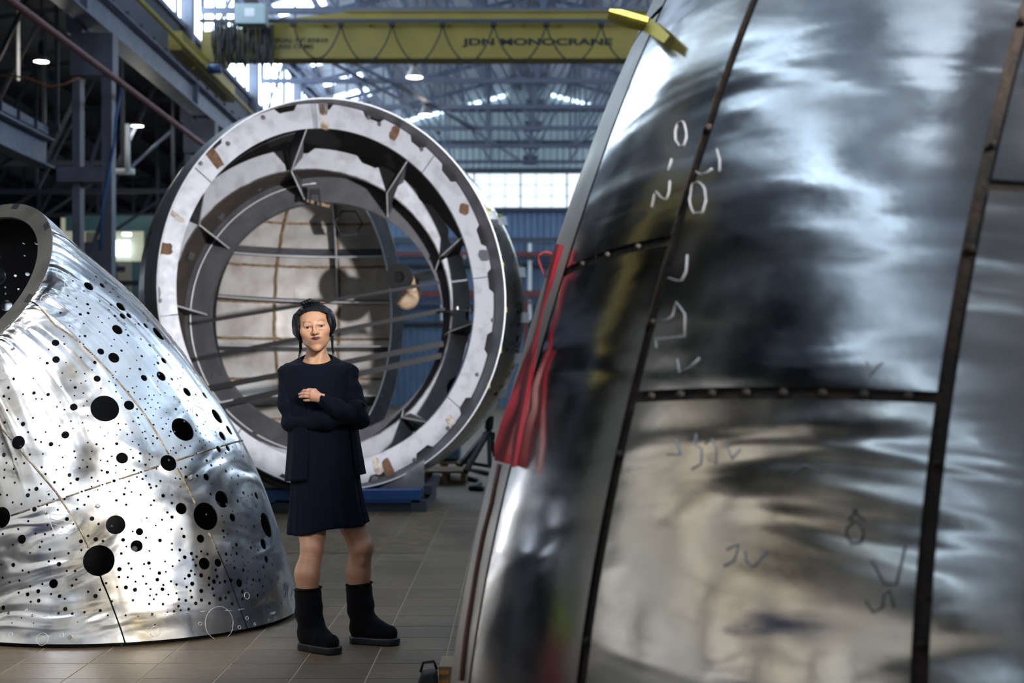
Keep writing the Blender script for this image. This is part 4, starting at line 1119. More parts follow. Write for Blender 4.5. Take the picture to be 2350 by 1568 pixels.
# ================================================================== the big ringed hull in the background
M['mill'] = mat('pale_mill_steel', (0.32, 0.325, 0.35), 0.55, 0.15, (7, (0.25, 0.25, 0.27), .34, .50), .05, 40, rvar=.06)
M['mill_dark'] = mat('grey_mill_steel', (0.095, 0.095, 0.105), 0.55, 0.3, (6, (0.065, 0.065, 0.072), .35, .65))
M['rust'] = mat('rust_patch', (0.055, 0.024, 0.009), 0.85, 0.0, (18, (0.11, 0.06, 0.03), .30, .70))
M['rust_soft'] = mat('tan_stain', (0.15, 0.10, 0.055), 0.8, 0.0, (14, (0.34, 0.31, 0.28), .40, .62))
M['inner_plate'] = mat('inner_plate_steel', (0.78, 0.75, 0.71), 0.5, 0.25, (4, (0.56, 0.51, 0.45), .35, .65), .15, 12, rvar=.1)
M['edge_white'] = mat('cut_and_lit_edge', (0.80, 0.81, 0.83), 0.4, 0.3)  # white for cut edges and for light painted along rib edges
M['tan_weld'] = mat('tan_weld', (0.42, 0.30, 0.17), 0.6, 0.3, (25, (0.22, 0.13, 0.07), .38, .60), .3, 60)
M['collar'] = mat('dark_collar_steel', (0.030, 0.027, 0.026), 0.6, 0.2, (5, (0.07, 0.05, 0.035), .40, .70))  # brown-black steel with lighter mottling
M['strap'] = mat('strap_steel', (0.016, 0.015, 0.016), 0.6, 0.0)
M['blue_paint'] = mat('blue_painted_steel', (0.012, 0.075, 0.26), 0.45)
M['blue_box'] = mat('faded_blue_box', (0.05, 0.13, 0.21), 0.6)
M['wood'] = mat('pallet_wood', (0.24, 0.16, 0.10), 0.8, 0, (8, (0.13, 0.085, 0.05), .35, .65), stretch=(1, 1, 6))
M['tanpipe'] = mat('tan_flexible_pipe', (0.60, 0.44, 0.30), 0.6, 0, (20, (0.45, 0.30, 0.18), .35, .65), .3, 40)
M['outer_dull'] = steel('outer_hull_steel', base=(.52, .50, .47), rough=.30, rvar=.08, ripples=((3, 5, .5, .8, None, None),), tint=((.40, .33, .22), 2.0, .5, .7), fine=.02)

C1 = px(770, 678, 12.94)
def ydir(yaw, pitch=0):      # ring normal towards the viewer; yaw > 0 faces right
    a = math.radians(yaw); p = math.radians(pitch)
    return Vector((math.sin(a) * math.cos(p), -math.cos(a) * math.cos(p), math.sin(p)))
back = thing('ringed_hull', 'huge open steel hull section with pale concentric rings behind the woman', 'sculpture section', (C1.x, C1.y + .6, 0))

def frame(n):
    n = Vector(n).normalized(); s = Vector((0, 0, 1)).cross(n).normalized() * -1    # s: to the viewer's right
    s = n.cross(Vector((0, 0, 1))).normalized()
    if s.x < 0: s = -s
    t = Vector((0, 0, 1)) - n * n.z; t.normalize()
    return s, t, n
def rp(c, n, r, a, off=0):
    """point of a ring: clock angle a in degrees from 12, clockwise as seen"""
    s, t, nn = frame(n); a = math.radians(a)
    return Vector(c) + (s * math.sin(a) + t * math.cos(a)) * r + nn * off
def annulus(name, c, n, r0, r1, a0, a1, th, material, notches=(), parent=None, steps=None):
    k = steps or max(3, int(abs(a1 - a0) / 2.5)); mb = MB()
    P, Q = [], []
    fr, bk = [], []
    for i in range(k + 1):
        a = a0 + (a1 - a0) * i / k; R = r1
        for (na, nw) in notches:
            if abs((a - na + 180) % 360 - 180) < nw: R = r1 - .05
        fr.append((rp(c, n, r0, a), rp(c, n, R, a))); bk.append((rp(c, n, r0, a, -th), rp(c, n, R, a, -th)))
    vs = [p for q in fr for p in q] + [p for q in bk for p in q]; o = 2 * (k + 1); fs = []
    for i in range(k):
        a, b_, c_, d = 2 * i, 2 * i + 1, 2 * i + 3, 2 * i + 2
        fs += [(a, b_, c_, d), (o + d, o + c_, o + b_, o + a), (a, d, o + d, o + a), (b_, o + b_, o + c_, c_)]
    if abs(a1 - a0) < 359.9:
        fs += [(0, o, o + 1, 1), (2 * k, 2 * k + 1, o + 2 * k + 1, o + 2 * k)]
    mb.add(vs, fs)
    return mb.build(name, material, parent or back)

N1 = ydir(35, 1); N2 = ydir(17, -3); N3 = ydir(1, -2)
C2 = px(722, 714, 14.0); C3 = px(749, 732, 14.6)
R1o, R1i = 1.75, 1.518
R2i, R2o, R3i, R3o = 1.382, 1.59, 1.205, 1.45
# ring 1: eight plates butted together
cuts = [-8, 38, 82, 128, 172, 218, 262, 308]
notch = [(-3, 2), (14, 3), (31, 3), (46, 3), (68, 3), (83, 3), (104, 3), (126, 3), (148, 3), (166, 3), (196, 3), (232, 2.5), (262, 2.5), (288, 2.5), (318, 2.5), (344, 3)]
for i in range(8):
    annulus('ring_plate', C1, N1, R1i, R1o - .01, cuts[i] + .15, cuts[i] + 45.9 if i == 7 else (cuts[i + 1] if i < 7 else 352) - .15, .02, M['mill'], notch, steps=36)
# lip: the outer shell standing proud of the ring
mb = MB(); Pg, Ng = [], []
for off in (.177, 0.0, -.1):
    Pg.append([rp(C1, N1, R1o + .012, a, off) for a in range(0, 360, 3)])
    Ng.append([(rp(C1, N1, 2, a) - C1).normalized() for a in range(0, 360, 3)])
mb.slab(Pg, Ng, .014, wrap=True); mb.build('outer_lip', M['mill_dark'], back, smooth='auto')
mb = MB(); mb.tube([rp(C1, N1, R1o + .006, a, .178) for a in range(0, 360, 3)], .008, 6, closed=True); mb.build('lip_edge', M['edge_white'], back, smooth=True)
# ring 2 and ring 3
for (a0, a1) in ((-52, -12), (-10.5, 30), (31.5, 66), (67.5, 97), (98.5, 139), (140.5, 215), (216, 307)):
    annulus('second_ring_plate', C2, N2, R2i, R2o, a0, a1, .02, M['mill'], [(-5, 3), (20, 3), (43, 3), (62, 2), (90, 3), (118, 3)])
for (a0, a1) in ((0, 90), (90, 180), (180, 270), (270, 360)):
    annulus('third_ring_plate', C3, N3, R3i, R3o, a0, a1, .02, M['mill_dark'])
mb = MB()   # forward lip of ring 3, light on its left edge painted white
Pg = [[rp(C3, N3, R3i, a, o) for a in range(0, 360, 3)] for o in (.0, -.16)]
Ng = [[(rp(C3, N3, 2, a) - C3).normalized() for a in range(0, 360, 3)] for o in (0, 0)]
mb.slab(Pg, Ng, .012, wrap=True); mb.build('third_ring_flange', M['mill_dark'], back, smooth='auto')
mb = MB(); mb.tube([rp(C3, N3, 1.39, a, .004) for a in range(182, 358, 3)], .007, 6); mb.build('third_ring_rim', M['edge_white'], back, smooth=True)  # white half rim paints the light on the left edge
# shells between the rings
def band(name, ca, na, ra, cb, nb, rb, material, a0=0, a1=360, th=.012):
    mb = MB(); Pg, Ng = [], []
    for f in (0, .5, 1):
        row, nr = [], []
        for a in np.arange(a0, a1 + (.01 if a1 - a0 < 360 else 0), 4):
            p = rp(ca, na, ra, a).lerp(rp(cb, nb, rb, a), f); row.append(p); nr.append((p - Vector(ca).lerp(Vector(cb), f)).normalized())
        Pg.append(row); Ng.append(nr)
    mb.slab(Pg, Ng, -th, wrap=(a1 - a0 >= 360)); return mb.build(name, material, back, smooth='auto')
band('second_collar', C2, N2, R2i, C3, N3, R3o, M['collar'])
# radial gussets
def gusset(name, a, material=M['mill_dark']):
    p = [rp(C1, N1, R1i + .02, a, -.01), rp(C2, N2, R2i, a, .0), rp(C3, N3, R3i + .02, a, .01), rp(C3, N3, R3o, a, -.02), rp(C2, N2, R2o, a, -.02), rp(C1, N1, R1i + .1, a, -.05)]
    s, t, nn = frame(N2); aa = math.radians(a); tan = (s * math.cos(aa) - t * math.sin(aa)) * .006
    mb = MB(); mb.add([q + tan for q in p] + [q - tan for q in p], [(0, 1, 2, 3, 4, 5), (11, 10, 9, 8, 7, 6)] + [(i, i + 6, (i + 1) % 6 + 6, (i + 1) % 6) for i in range(6)])
    o = mb.build(name, material, back)
    mb = MB(); mb.tube([p[0], p[1], p[2]], .008, 6); mb.build('gusset_edge', M['edge_white'], o)
    return o
for a in (-10, 31, 66, 98, 140, 185, 228, 272, 306):
    gusset('gusset', a)
# rust and patches on the ring face
def patch(name, x, y, w, h, rot, material, D=None):
    # intersect the pixel ray with ring plane 1
    d = px(x, y, 1.0) - Vector((0, 0, CAM_H)); o = Vector((0, 0, CAM_H))
    tt = (C1 - o).dot(N1) / d.dot(N1); p = o + d * tt
    s, t, nn = frame(N1); a = math.radians(rot)
    e1 = s * math.cos(a) + t * math.sin(a); e2 = -s * math.sin(a) + t * math.cos(a)
    sc = tt / F_PX
    mb = MB(); n = 14; rgx = random.Random(int(x))
    pts_ = []
    for i in range(n):
        b_ = 2 * PI * i / n; cx_, sx_ = math.cos(b_), math.sin(b_)
        k = 1 / max(abs(cx_), abs(sx_)) ** .75 * rgx.uniform(.88, 1.06)
        pts_.append(p + e1 * (w / 2 * sc * cx_ * k) + e2 * (h / 2 * sc * sx_ * k))
    mb.add([q + nn * .003 for q in pts_] + [q for q in pts_], [tuple(range(n))] + [(i, i + n, (i + 1) % n + n, (i + 1) % n) for i in range(n)])
    return mb.build(name, material, back)
for (x, y, w, h, r, m_) in ((490, 360, 26, 58, 38, 'rust'), (378, 571, 38, 28, 0, 'rust'), (405, 497, 44, 12, -35, 'rust_soft'), (742, 252, 18, 26, 0, 'rust_soft'), (744, 285, 22, 26, 0, 'rust_soft'),
                            (905, 305, 22, 36, -28, 'rust'), (1065, 480, 26, 28, -15, 'rust'), (1033, 966, 22, 26, 30, 'rust_soft'), (890, 1075, 26, 46, 25, 'rust'), (866, 1070, 22, 40, 20, 'rust_soft'), (532, 705 - 200, 1, 1, 0, 'rust')):
    if w > 2: patch('rust_patch', x, y, w, h, r, M[m_])
for (x, y, w, h, r) in ((361, 672, 16, 26, 0), (1112, 586, 34, 26, 8), (860, 1103, 20, 22, 0), (742, 248, 24, 30, 0)):
    patch('cover_plate', x, y, w, h, r, M['mill_dark'])
for (x, y) in ((604, 270), (460, 375), (845, 270), (967, 343), (1108, 475), (1130, 735), (1094, 860), (1027, 983), (950, 1056), (1065, 590), (366, 690), (523, 330), (870, 285), (1006, 305)):
    d = px(x, y, 1.0) - Vector((0, 0, CAM_H)); tt = (C1 - Vector((0, 0, CAM_H))).dot(N1) / d.dot(N1); p = Vector((0, 0, CAM_H)) + d * tt
    mb = MB(); mb.lathe(p, N1, [(0, .022), (.006, .022), (.006, .011), (.018, .011), (.018, .0005)], 10); mb.build('ring_bolt', M['mill_dark'], back)
# short clamp tabs
for (x, y, D) in ((508, 497, 14.2), (440, 588, 13.9), (400, 757, 12.1), (398, 692, 12.1), (594, 430, 14.3), (480, 862, 14.3), (583, 998, 14.4)):
    p = px(x, y, D); mb = MB(); mb.box(p, (.05, .05, .07), Matrix.Rotation(.4, 3, 'Y')); mb.build('clamp_tab', M['mill_dark'], back)
t = px(722, 440, 14.3)
mb = MB(); mb.box(t, (.10, .05, .05)); mb.bar(t + Vector((.04, 0, 0)), t + Vector((.06, 0, -.16)), .02, .02); mb.bar(t + Vector((-.04, 0, 0)), t + Vector((-.05, 0, -.12)), .02, .02); mb.build('clamp', M['strap'], back)
mb = MB(); mb.bar(px(704, 461, 14.4), px(757, 474, 14.4), .04, .03); mb.build('packing_bar', M['tan_weld'], back)

# outer bulb: from the lip round to the back
BK = [(0, C1, 35, R1o + .006), (.12, Vector((-1.66, 13.25, 1.95)), 27, 1.80), (.3, Vector((-1.69, 13.75, 1.92)), 14, 1.83), (.55, Vector((-1.70, 14.4, 1.89)), 3, 1.83), (.8, Vector((-1.75, 15.1, 1.86)), 0, 1.72), (1.0, Vector((-1.78, 15.7, 1.84)), 0, 1.50)]
def bulb_c(s):
    for (s0, c0, y0, r0), (s1, c1, y1, r1) in zip(BK, BK[1:]):
        if s <= s1: break
    f = (s - s0) / (s1 - s0); return c0.lerp(c1, f), y0 + (y1 - y0) * f, r0 + (r1 - r0) * f
def bulb(a, s):
    """a clock angle; s 0..1 back along the body"""
    c, yw, r = bulb_c(s); return rp(c, ydir(yw, 0), r, a)
def bulb_mesh(a0, a1, s0, s1, name, material):
    na = max(4, int((a1 - a0) / 3)); ns = 9
    P_, N_ = [], []
    for j in range(ns + 1):
        row, nr = [], []
        for i in range(na + 1):
            a = a0 + (a1 - a0) * i / na; s = s0 + (s1 - s0) * j / ns
            p = bulb(a, s); row.append(p); nr.append((p - bulb_c(s)[0]).normalized())
        P_.append(row); N_.append(nr)
    mb = MB(); mb.slab(P_, N_, .012)
    o = mb.build(name, material, back, smooth='auto')
    o.data.materials.append(M['hull_inside'])  # inner faces take the painted inside shade
    for p_ in o.data.polygons:
        c0 = p_.center + ORG[back]; ax0 = bulb_c((s0 + s1) / 2)[0]
        if p_.normal.dot(c0 - ax0) < 0: p_.material_index = 1
    uvl = o.data.uv_layers.new(name='UVMap')
    for l in o.data.loops:
        co = o.data.vertices[l.vertex_index].co; uvl.data[l.index].uv = (co.z * .6, (co.x + co.y) * .6)
    return o
for i, (a0, a1) in enumerate(((-60, -30), (-30, 0), (0, 30), (30, 60), (60, 90), (90, 120), (120, 150), (150, 180), (180, 210), (210, 240), (240, 270), (270, 300))):
    bulb_mesh(a0 + .02, a1 - .02, .02, .5, 'outer_plate', M['outer_dull'])
    bulb_mesh(a0 + .02, a1 - .02, .505, .72 if 70 < (a0 + a1) / 2 < 110 else 1.0, 'outer_plate', M['outer_dull'])
# tags with yellow tape along the right-hand flank
for i, (a, s) in enumerate(((62, .16), (63, .30), (79, .40), (93, .44), (106, .42), (118, .35))):
    p = bulb(a, s); n = (p - bulb_c(s)[0]).normalized(); n = (n + Vector((-.3, -1.2, 0))).normalized()
    r_ = n.to_track_quat('Z', 'Y').to_matrix()
    mb = MB(); mb.box(p + n * .03, (.10, .10, .004), r_); o = mb.build('paper_tag', M['paper'], back)
    mb = MB(); mb.box(p + n * .033 + Vector((-.03, 0, .05)), (.05, .03, .003), r_); mb.build('tape_piece', M['tape'], back)
    p2 = rp(C1, N1, R1o + .02, a, .16); mb = MB(); mb.box(p2, (.03, .02, .05)); mb.build('tape_piece', M['tape'], back)
# bored holes near the right flank, drawn as dark countersinks
rgx = random.Random(3)
for i in range(34):
    a = rgx.uniform(88, 122); s = rgx.uniform(.1, .45); p = bulb(a, s); n = (p - bulb_c(s)[0]).normalized()
    mb = MB(); mb.lathe(p, n, [(.001, rgx.choice((.012, .016, .022))), (.0015, .0005)], 10); mb.build('bored_hole', M['shade_gap'], back)

# inner bulb seen through the rings: plates on a sphere, welded, with stringers
SCn = px(745, 716, 15.3); SR = 1.78
def sph(az, el, r=SR):
    az = math.radians(az); el = math.radians(el)
    return SCn + Vector((math.sin(az) * math.cos(el), math.cos(az) * math.cos(el), math.sin(el))) * r
AZ = [-82, -56, -27, -2, 24]; EL = [-62, -42, -24, -8, 6, 20, 38, 62]
for i in range(len(AZ) - 1):
    for j in range(len(EL) - 1):
        P_, N_ = [], []
        for b_ in range(5):
            row, nr = [], []
            for a in range(7):
                az = AZ[i] + .25 + (AZ[i + 1] - AZ[i] - .5) * a / 6; el = EL[j] + .25 + (EL[j + 1] - EL[j] - .5) * b_ / 4
                p = sph(az, el); row.append(p); nr.append((SCn - p).normalized())
            P_.append(row); N_.append(nr)
        mb = MB(); mb.slab(P_, N_, .012); mb.build('inner_plate', M['inner_plate'], back, smooth='auto')
for j in range(1, len(EL) - 1):
    mb = MB(); mb.tube([sph(az, EL[j] + random.Random(az * 7 + j).uniform(-.15, .15), SR - .006) for az in range(-82, 25, 2)], .017, 6); mb.build('inner_weld', M['tan_weld'], back, smooth=True)
for i in range(1, len(AZ) - 1):
    mb = MB(); mb.tube([sph(AZ[i] + random.Random(el * 5 + i).uniform(-.2, .2), el, SR - .006) for el in range(-60, 61, 2)], .020, 6); mb.build('inner_weld', M['tan_weld'], back, smooth=True)
def stringer(name, pts_az_el, depth, material=M['mill_dark']):
    P_ = [[sph(a, e, SR - .005) for a, e in pts_az_el], [sph(a, e, SR - depth) for a, e in pts_az_el]]
    k = len(pts_az_el)
    mb = MB(); N_ = []
    for row in P_:
        nr = []
        for q in range(k):
            tng = (P_[0][min(q + 1, k - 1)] - P_[0][max(q - 1, 0)]).normalized(); nr.append(tng.cross((SCn - P_[0][q]).normalized()).normalized())
        N_.append(nr)
    mb.slab(P_, N_, .014); o = mb.build(name, material, back, smooth='auto')
    mb = MB(); mb.tube(P_[1], .010, 6); mb.build('stringer_edge', M['edge_white'], o, smooth=True)  # white tube paints the light caught by the rib
stringer('stringer', [(a, 8 - .02 * (a + 60)) for a in range(-80, 25, 4)], .24)
stringer('stringer', [(a, -13) for a in range(-80, 25, 4)], .26)
stringer('stringer', [(a, -36) for a in range(-80, 25, 4)], .22)
stringer('stringer', [(a, 27) for a in range(-80, 25, 4)], .22)
stringer('stringer', [(-2, e) for e in range(8, 60, 3)], .2)
stringer('stringer', [(24, e) for e in range(-55, 56, 4)], .3)
mb = MB(); mb.lathe(px(800, 512, 15.9), (0.1, -1, -.1), [(0, .16), (-.3, .16), (-.3, .145), (0, .145), (0, .16)], 6); mb.build('box_node', M['strap'], back)
# straps across the mouth
for k_, (a, b_, w) in enumerate((((452, 741), (1010, 648), .034), ((456, 823), (1022, 711), .044), ((476, 892), (1018, 789), .058), ((503, 930), (1014, 816), .058))):
    p, q = px(*a, 14.45), px(*b_, 14.45); mb = MB(); mb.bar(p, q, .008, w); mb.build('strap', M['strap'], back)
# side bolts at 3 o'clock
mb = MB(); mb.bar(px(1015, 716, 14.4), px(1084, 712, 13.9), .05, .02); mb.build('bracket_plate', M['mill_dark'], back)
for (x, y) in ((1049, 711), (1082, 712)):
    mb = MB(); mb.lathe(px(x, y, 13.95), (0, 0, 1), [(0, .018), (.03, .018), (.03, .001)], 8); mb.build('bolt', M['bolt'], back)
# saddle: pale plate, base foot
p = px(960, 1150, 12.95)
sd = thing('hull_stand', 'blue steel beam stand with a pale saddle plate under the big hull', 'stand', (C1.x, 12.95, 0))
x0, x1 = px(608, 0, 12.95).x, px(968, 0, 12.95).x
mb = MB(); mb.bx(x0, x1, 12.75, 13.0, px(0, 1152, 12.9).z, px(0, 1122, 12.9).z); mb.build('front_beam', M['blue_paint'], sd, bevel=.006)
mb = MB(); mb.bx(x0, x1, 12.735, 12.75, px(0, 1141, 12.9).z - .012, px(0, 1141, 12.9).z + .01); mb.build('beam_ledge', M['blue_paint'], sd)
mb = MB(); mb.bx(x0 + .05, px(955, 0, 12.95).x, 12.8, 12.95, 0.0, px(0, 1152, 12.9).z); mb.build('beam_foot', M['dark_steel'], sd)
for xx in (650, 955):
    X = px(xx, 0, 13).x
    mb = MB(); mb.bx(X - .03, X + .11, 12.75, 14.4, .002, .10)
    mb.build('skid_tube', M['dark_steel'], sd)
mb = MB(); mb.bx(px(973, 0, 13).x, px(984, 0, 13).x + .03, 12.95, 14.4, .14, .22); mb.build('skid_tube', M['dark_steel'], sd)
mb = MB()   # pale saddle plate with a curved top edge
xs = np.linspace(px(600, 0, 13.1).x, px(973, 0, 13.1).x, 24)
bot_, top_ = [], []
for X in xs:
    dx = (X - C1.x) / math.cos(math.radians(35)); zc = C1.z - math.sqrt(max(.01, (R1o + .03) ** 2 - dx * dx))
    bot_.append(Vector((X, 13.12, .10))); top_.append(Vector((X, 13.12, min(zc, .62) - .012)))
mb.slab([bot_, top_], [[Vector((0, -1, 0))] * 24] * 2, .02); mb.build('saddle_plate', M['mill'], sd)
# cable drooping under the ring
mb = MB(); mb.tube([px(598, 1100, 12.6), px(640, 1118, 12.6), px(700, 1138, 12.6), px(760, 1140, 12.62)], .012, 8)
mb.build('black_cable', M['black'], smooth=True, label='thin black cable drooping in front of the blue stand beam', cat='cable')
# flanged pipe inside
fp = thing('flanged_pipe', 'tan flexible elbow pipe with a dark flange inside the big hull', 'pipe', px(930, 670, 15.2))
c_ = px(915, 636, 14.95)
mb = MB(); mb.lathe(c_, (-.25, -1, .05), [(0, .06), (0, .145), (-.05, .145), (-.05, .06), (0, .06)], 28); mb.build('flange', M['strap'], fp, smooth='auto')
mb = MB(); mb.lathe(c_, (-.25, -1, .05), [(-.04, .001), (-.04, .062)], 20); mb.build('bore', M['black'], fp)
pth = [c_ + Vector((.02, .05, 0)), px(935, 640, 15.2), px(947, 655, 15.3), px(950, 675, 15.3), px(942, 692, 15.25), px(930, 695, 15.15), px(921, 684, 15.1)]
sm = []
for i in range(len(pth) - 1):
    for k_ in range(6): sm.append(pth[i].lerp(pth[i + 1], k_ / 6))
mb = MB(); mb.tube(sm, [.075 + .006 * (i % 2) for i in range(len(sm))], 14); mb.build('elbow', M['tanpipe'], fp, smooth=True)
mb = MB(); mb.tube([px(938, 640, 15.3), px(1000, 628, 15.4)], .055, 14); mb.build('side_pipe', M['white_pipe'], fp, smooth=True)

# ================================================================== clutter beyond the ring
bb = thing('blue_box', 'faded blue crate standing on a pallet behind the big hull', 'crate', (-.75, 16.9, .3))
a, b_ = px(985, 1060, 17.0), px(1054, 1010, 17.0)
mb = MB(); mb.bx(a.x, b_.x, 17.0, 17.7, a.z + .03, b_.z + .12); mb.build('crate_body', M['blue_box'], bb, bevel=.01)
mb = MB(); mb.bx((a.x + b_.x) / 2 - .01, (a.x + b_.x) / 2 + .01, 16.985, 17.0, a.z + .04, b_.z); mb.build('seam', M['dark_steel'], bb)
mb = MB(); mb.bx(a.x - .01, b_.x + .01, 16.99, 17.0, b_.z + .06, b_.z + .12); mb.build('rim', M['dark_steel'], bb)
for nm, lab, (x0_, y0_, x1_, y1_), DD in (('wooden_pallet', 'wooden pallet under the blue crate', (978, 1061, 1054, 1084), 16.9), ('wooden_pallet', 'lower wooden pallet on the floor below the blue crate', (975, 1082, 1066, 1112), 15.9)):
    a, b_ = px(x0_, y1_, DD), px(x1_, y0_, DD); zt_ = b_.z; zb_ = max(a.z, .003)
    if DD < 16: zb_ = .003
    pl = thing(nm, lab, 'pallet', ((a.x + b_.x) / 2, DD + .4, zb_), 'pallets behind the hull')
    mb = MB(); mb.bx(a.x, b_.x, DD, DD + .9, zt_ - .025, zt_); mb.build('top_board', M['wood'], pl)
    mb = MB(); mb.bx(a.x, b_.x, DD, DD + .1, zb_, zb_ + .02); mb.build('bottom_board', M['wood'], pl)
    for f in (.03, .5, .97):
        X = a.x + (b_.x - a.x) * f; mb = MB(); mb.bx(X - .03, X + .03, DD + .005, DD + .85, zb_ + .02, zt_ - .025); mb.build('block', M['wood'], pl)
# black tripod stand
ts = thing('tripod_stand', 'black folding steel support stand to the right of the big hull', 'stand', px(1110, 1105, 16))
top = px(1122, 985, 16.2)
for q_ in (px(1055, 1068, 15.9), px(1124, 1072, 16.0), px(1068, 1083, 15.5), px(1138, 1045, 16.6)):
    mb = MB(); mb.bar(top + Vector((0, 0, -.02)), Vector((q_.x, q_.y, max(.01, q_.z))), .05, .05); mb.build('leg', M['black'], ts)
mb = MB(); mb.bar(px(1058, 1060, 15.9), px(1120, 1070, 16.0), .04, .04); mb.build('cross_bar', M['black'], ts)
mb = MB(); mb.tube([top, px(1124, 955, 16.2)], .05, 10); mb.build('screw_jack', M['black'], ts)
mb = MB(); mb.box(px(1122, 1000, 16.2), (.14, .1, .08)); mb.build('collar', M['black'], ts)
for nm, pp, lab in (('black_hose', [(1072, 1080), (1090, 1084), (1118, 1092)], 'short black hose lying by the stand'), ('black_hose', [(1076, 1104), (1087, 1106), (1098, 1108), (1102, 1114), (1092, 1120), (1080, 1126), (1108, 1128)], 'black hose lying in a hook on the floor')):
    pts_ = []
    for (x, y) in pp:
        DD = CAM_H * F_PX / (y - CY); q_ = px(x, y, DD); pts_.append(Vector((q_.x, q_.y, .028)))
    mb = MB(); mb.tube(pts_, .028, 8); mb.build(nm, M['black'], smooth=True, label=lab, cat='hose')
# red scaffold drum at the far right behind
mb = MB(); mb.bx(px(1203, 0, 40).x, px(1212, 0, 40).x, 40, 40.4, 0, px(0, 690, 40).z); mb.build('red_post', M['redsteel'], label='short dark red post between the big hull and the polished hull', cat='post')
# ================================================================== the big polished hull in the foreground right
RH = Sweep((1.538, 4.154, 0.0), (-.523, .221, 2.788), (2.399, 4.648, 3.346), (1.074, -.267, 2.658),
           [(0, 1.762), (.25, 1.604), (.5, 1.507), (.75, 1.385), (1, 1.257)]).prep()
RH.make_lookup(900, 420, PI * .75, PI * 1.75)
right = thing('polished_hull', 'tall mirror-polished hull of welded plates filling the right foreground', 'sculpture section', (1.54, 4.15, 0))
RIP = ((.9, 4.2, 1.3, .7, None, None), (2.2, 9.0, .35, .6, None, None), (.8, 1.3, 1.0, .3, None, None))
M['steel_right'] = steel('mirror_beaten_steel', base=(.50, .50, .51), rough=.17, rvar=.07, ripples=RIP, tint=((.50, .45, .36), 1.3, .55, .8), fine=.015, edge=True)
M['steel_right_wavy'] = steel('mirror_wavy_steel', base=(.54, .53, .52), rough=.20, rvar=.08, ripples=((1.3, 5.5, 1.6, 1.1, None, None), (3.5, 9, .4, .5, None, None)), tint=((.55, .47, .36), 1.6, .5, .8), fine=.015, edge=True)
M['steel_strip'] = steel('dull_strip_steel', base=(.30, .28, .26), rough=.42, rvar=.08, ripples=((2, 2, .4, .5, None, None),), fine=.02, edge=True)
M['ribbon'] = mat('red_ribbon', (.20, .008, .016), .5, 0, (6, (.13, .006, .014), .3, .7))
M['ribbon_pink'] = mat('faded_red_strip', (.19, .08, .07), .5)
M['chalk_soft'] = mat('faint_chalk', (.24, .25, .28), .8)
M['chalk_blue'] = mat('pale_blue_crayon', (.28, .33, .45), .8)
M['marker'] = mat('dark_marker', (.09, .09, .10), .7)

M['tack'] = mat('tack_weld_steel', (.05, .042, .036), .6, .3)
US, U1, U2 = 3.42, 3.777, 4.258
VH = .249
def nonuni(L, fine):
    """positions 0..L with extra rows close to both ends"""
    e = [0, .004, .010, .018, .03, .05, .08]
    mid = np.linspace(.08, L - .08, max(3, int((L - .16) / fine)))
    p = sorted(set([q for q in e if q < L / 2] + [L - q for q in e if q < L / 2] + [q for q in mid if .09 < q < L - .09])); return np.array(p)
def r_panel(u0, u1, v0, v1, material, gu=.016, gv=.010, fine=.05, heat=1.0):
    Lu = (u1 - u0) * 1.55; Lv = (v1 - v0) * 3.35
    pu = nonuni(Lu, fine); pv = nonuni(Lv, fine)
    fu = (gu + pu / Lu * (Lu - 2 * gu)) / Lu; fv = (gv + pv / Lv * (Lv - 2 * gv)) / Lv
    Ug = u0 + (u1 - u0) * fu; Vg = v0 + (v1 - v0) * fv
    U, V = np.meshgrid(Ug, Vg, indexing='xy')
    P = RH.at(U, V); N = RH.normal(U, V)
    R, C = P.shape[:2]
    n = R * C; me = bpy.data.meshes.new('polished_plate')
    V0 = P.reshape(-1, 3); N0 = N.reshape(-1, 3); O = np.array(ORG[right])
    vs = np.concatenate([V0, V0 - N0 * .006]) - O
    fs = []
    for i in range(R - 1):
        for j in range(C - 1):
            a, b_, c_, d = i * C + j, i * C + j + 1, (i + 1) * C + j + 1, (i + 1) * C + j
            fs.append((a, b_, c_, d)); fs.append((n + d, n + c_, n + b_, n + a))
    ring = [j for j in range(C)] + [i * C + C - 1 for i in range(1, R)] + [(R - 1) * C + j for j in range(C - 2, -1, -1)] + [i * C for i in range(R - 2, 0, -1)]
    nf_ = len(fs)
    for a, b_ in zip(ring, ring[1:] + ring[:1]): fs.append((a, n + a, n + b_, b_))
    me.from_pydata(vs.tolist(), [], fs); me.materials.append(material); me.materials.append(M['burn'])
    me.polygons.foreach_set('material_index', [0] * nf_ + [1] * (len(fs) - nf_))
    uvl = me.uv_layers.new(name='UVMap')
    UVm = np.stack([U * 1.55, V * 3.35], -1).reshape(-1, 2); UVm = np.concatenate([UVm, UVm])
    li = np.empty(len(me.loops), int); me.loops.foreach_get('vertex_index', li)
    uvl.data.foreach_set('uv', UVm[li].astype(np.float32).ravel())
    du = np.minimum(pu, Lu - pu); dv = np.minimum(pv, Lv - pv)
    wob = 1 + .5 * np.sin(9 * V * 3.35 + 3 * np.sin(U * 20)) * .6
    hu = np.exp(-(du[None, :] / (.036 * wob)) ** 1.2) * np.ones_like(U); hv = .85 * np.exp(-(dv[:, None] / .014)) * np.ones_like(U)
    ht = np.maximum(hu, hv) * heat
    at = me.attributes.new('heat', 'FLOAT', 'POINT'); at.data.foreach_set('value', np.concatenate([ht.ravel(), ht.ravel()]).astype(np.float32))
    me.shade_smooth()
    me.normals_split_custom_set_from_vertices(np.concatenate([N0, -N0]).tolist())
    o = bpy.data.objects.new('polished_plate', me); o.parent = right; COL.objects.link(o)
    return o
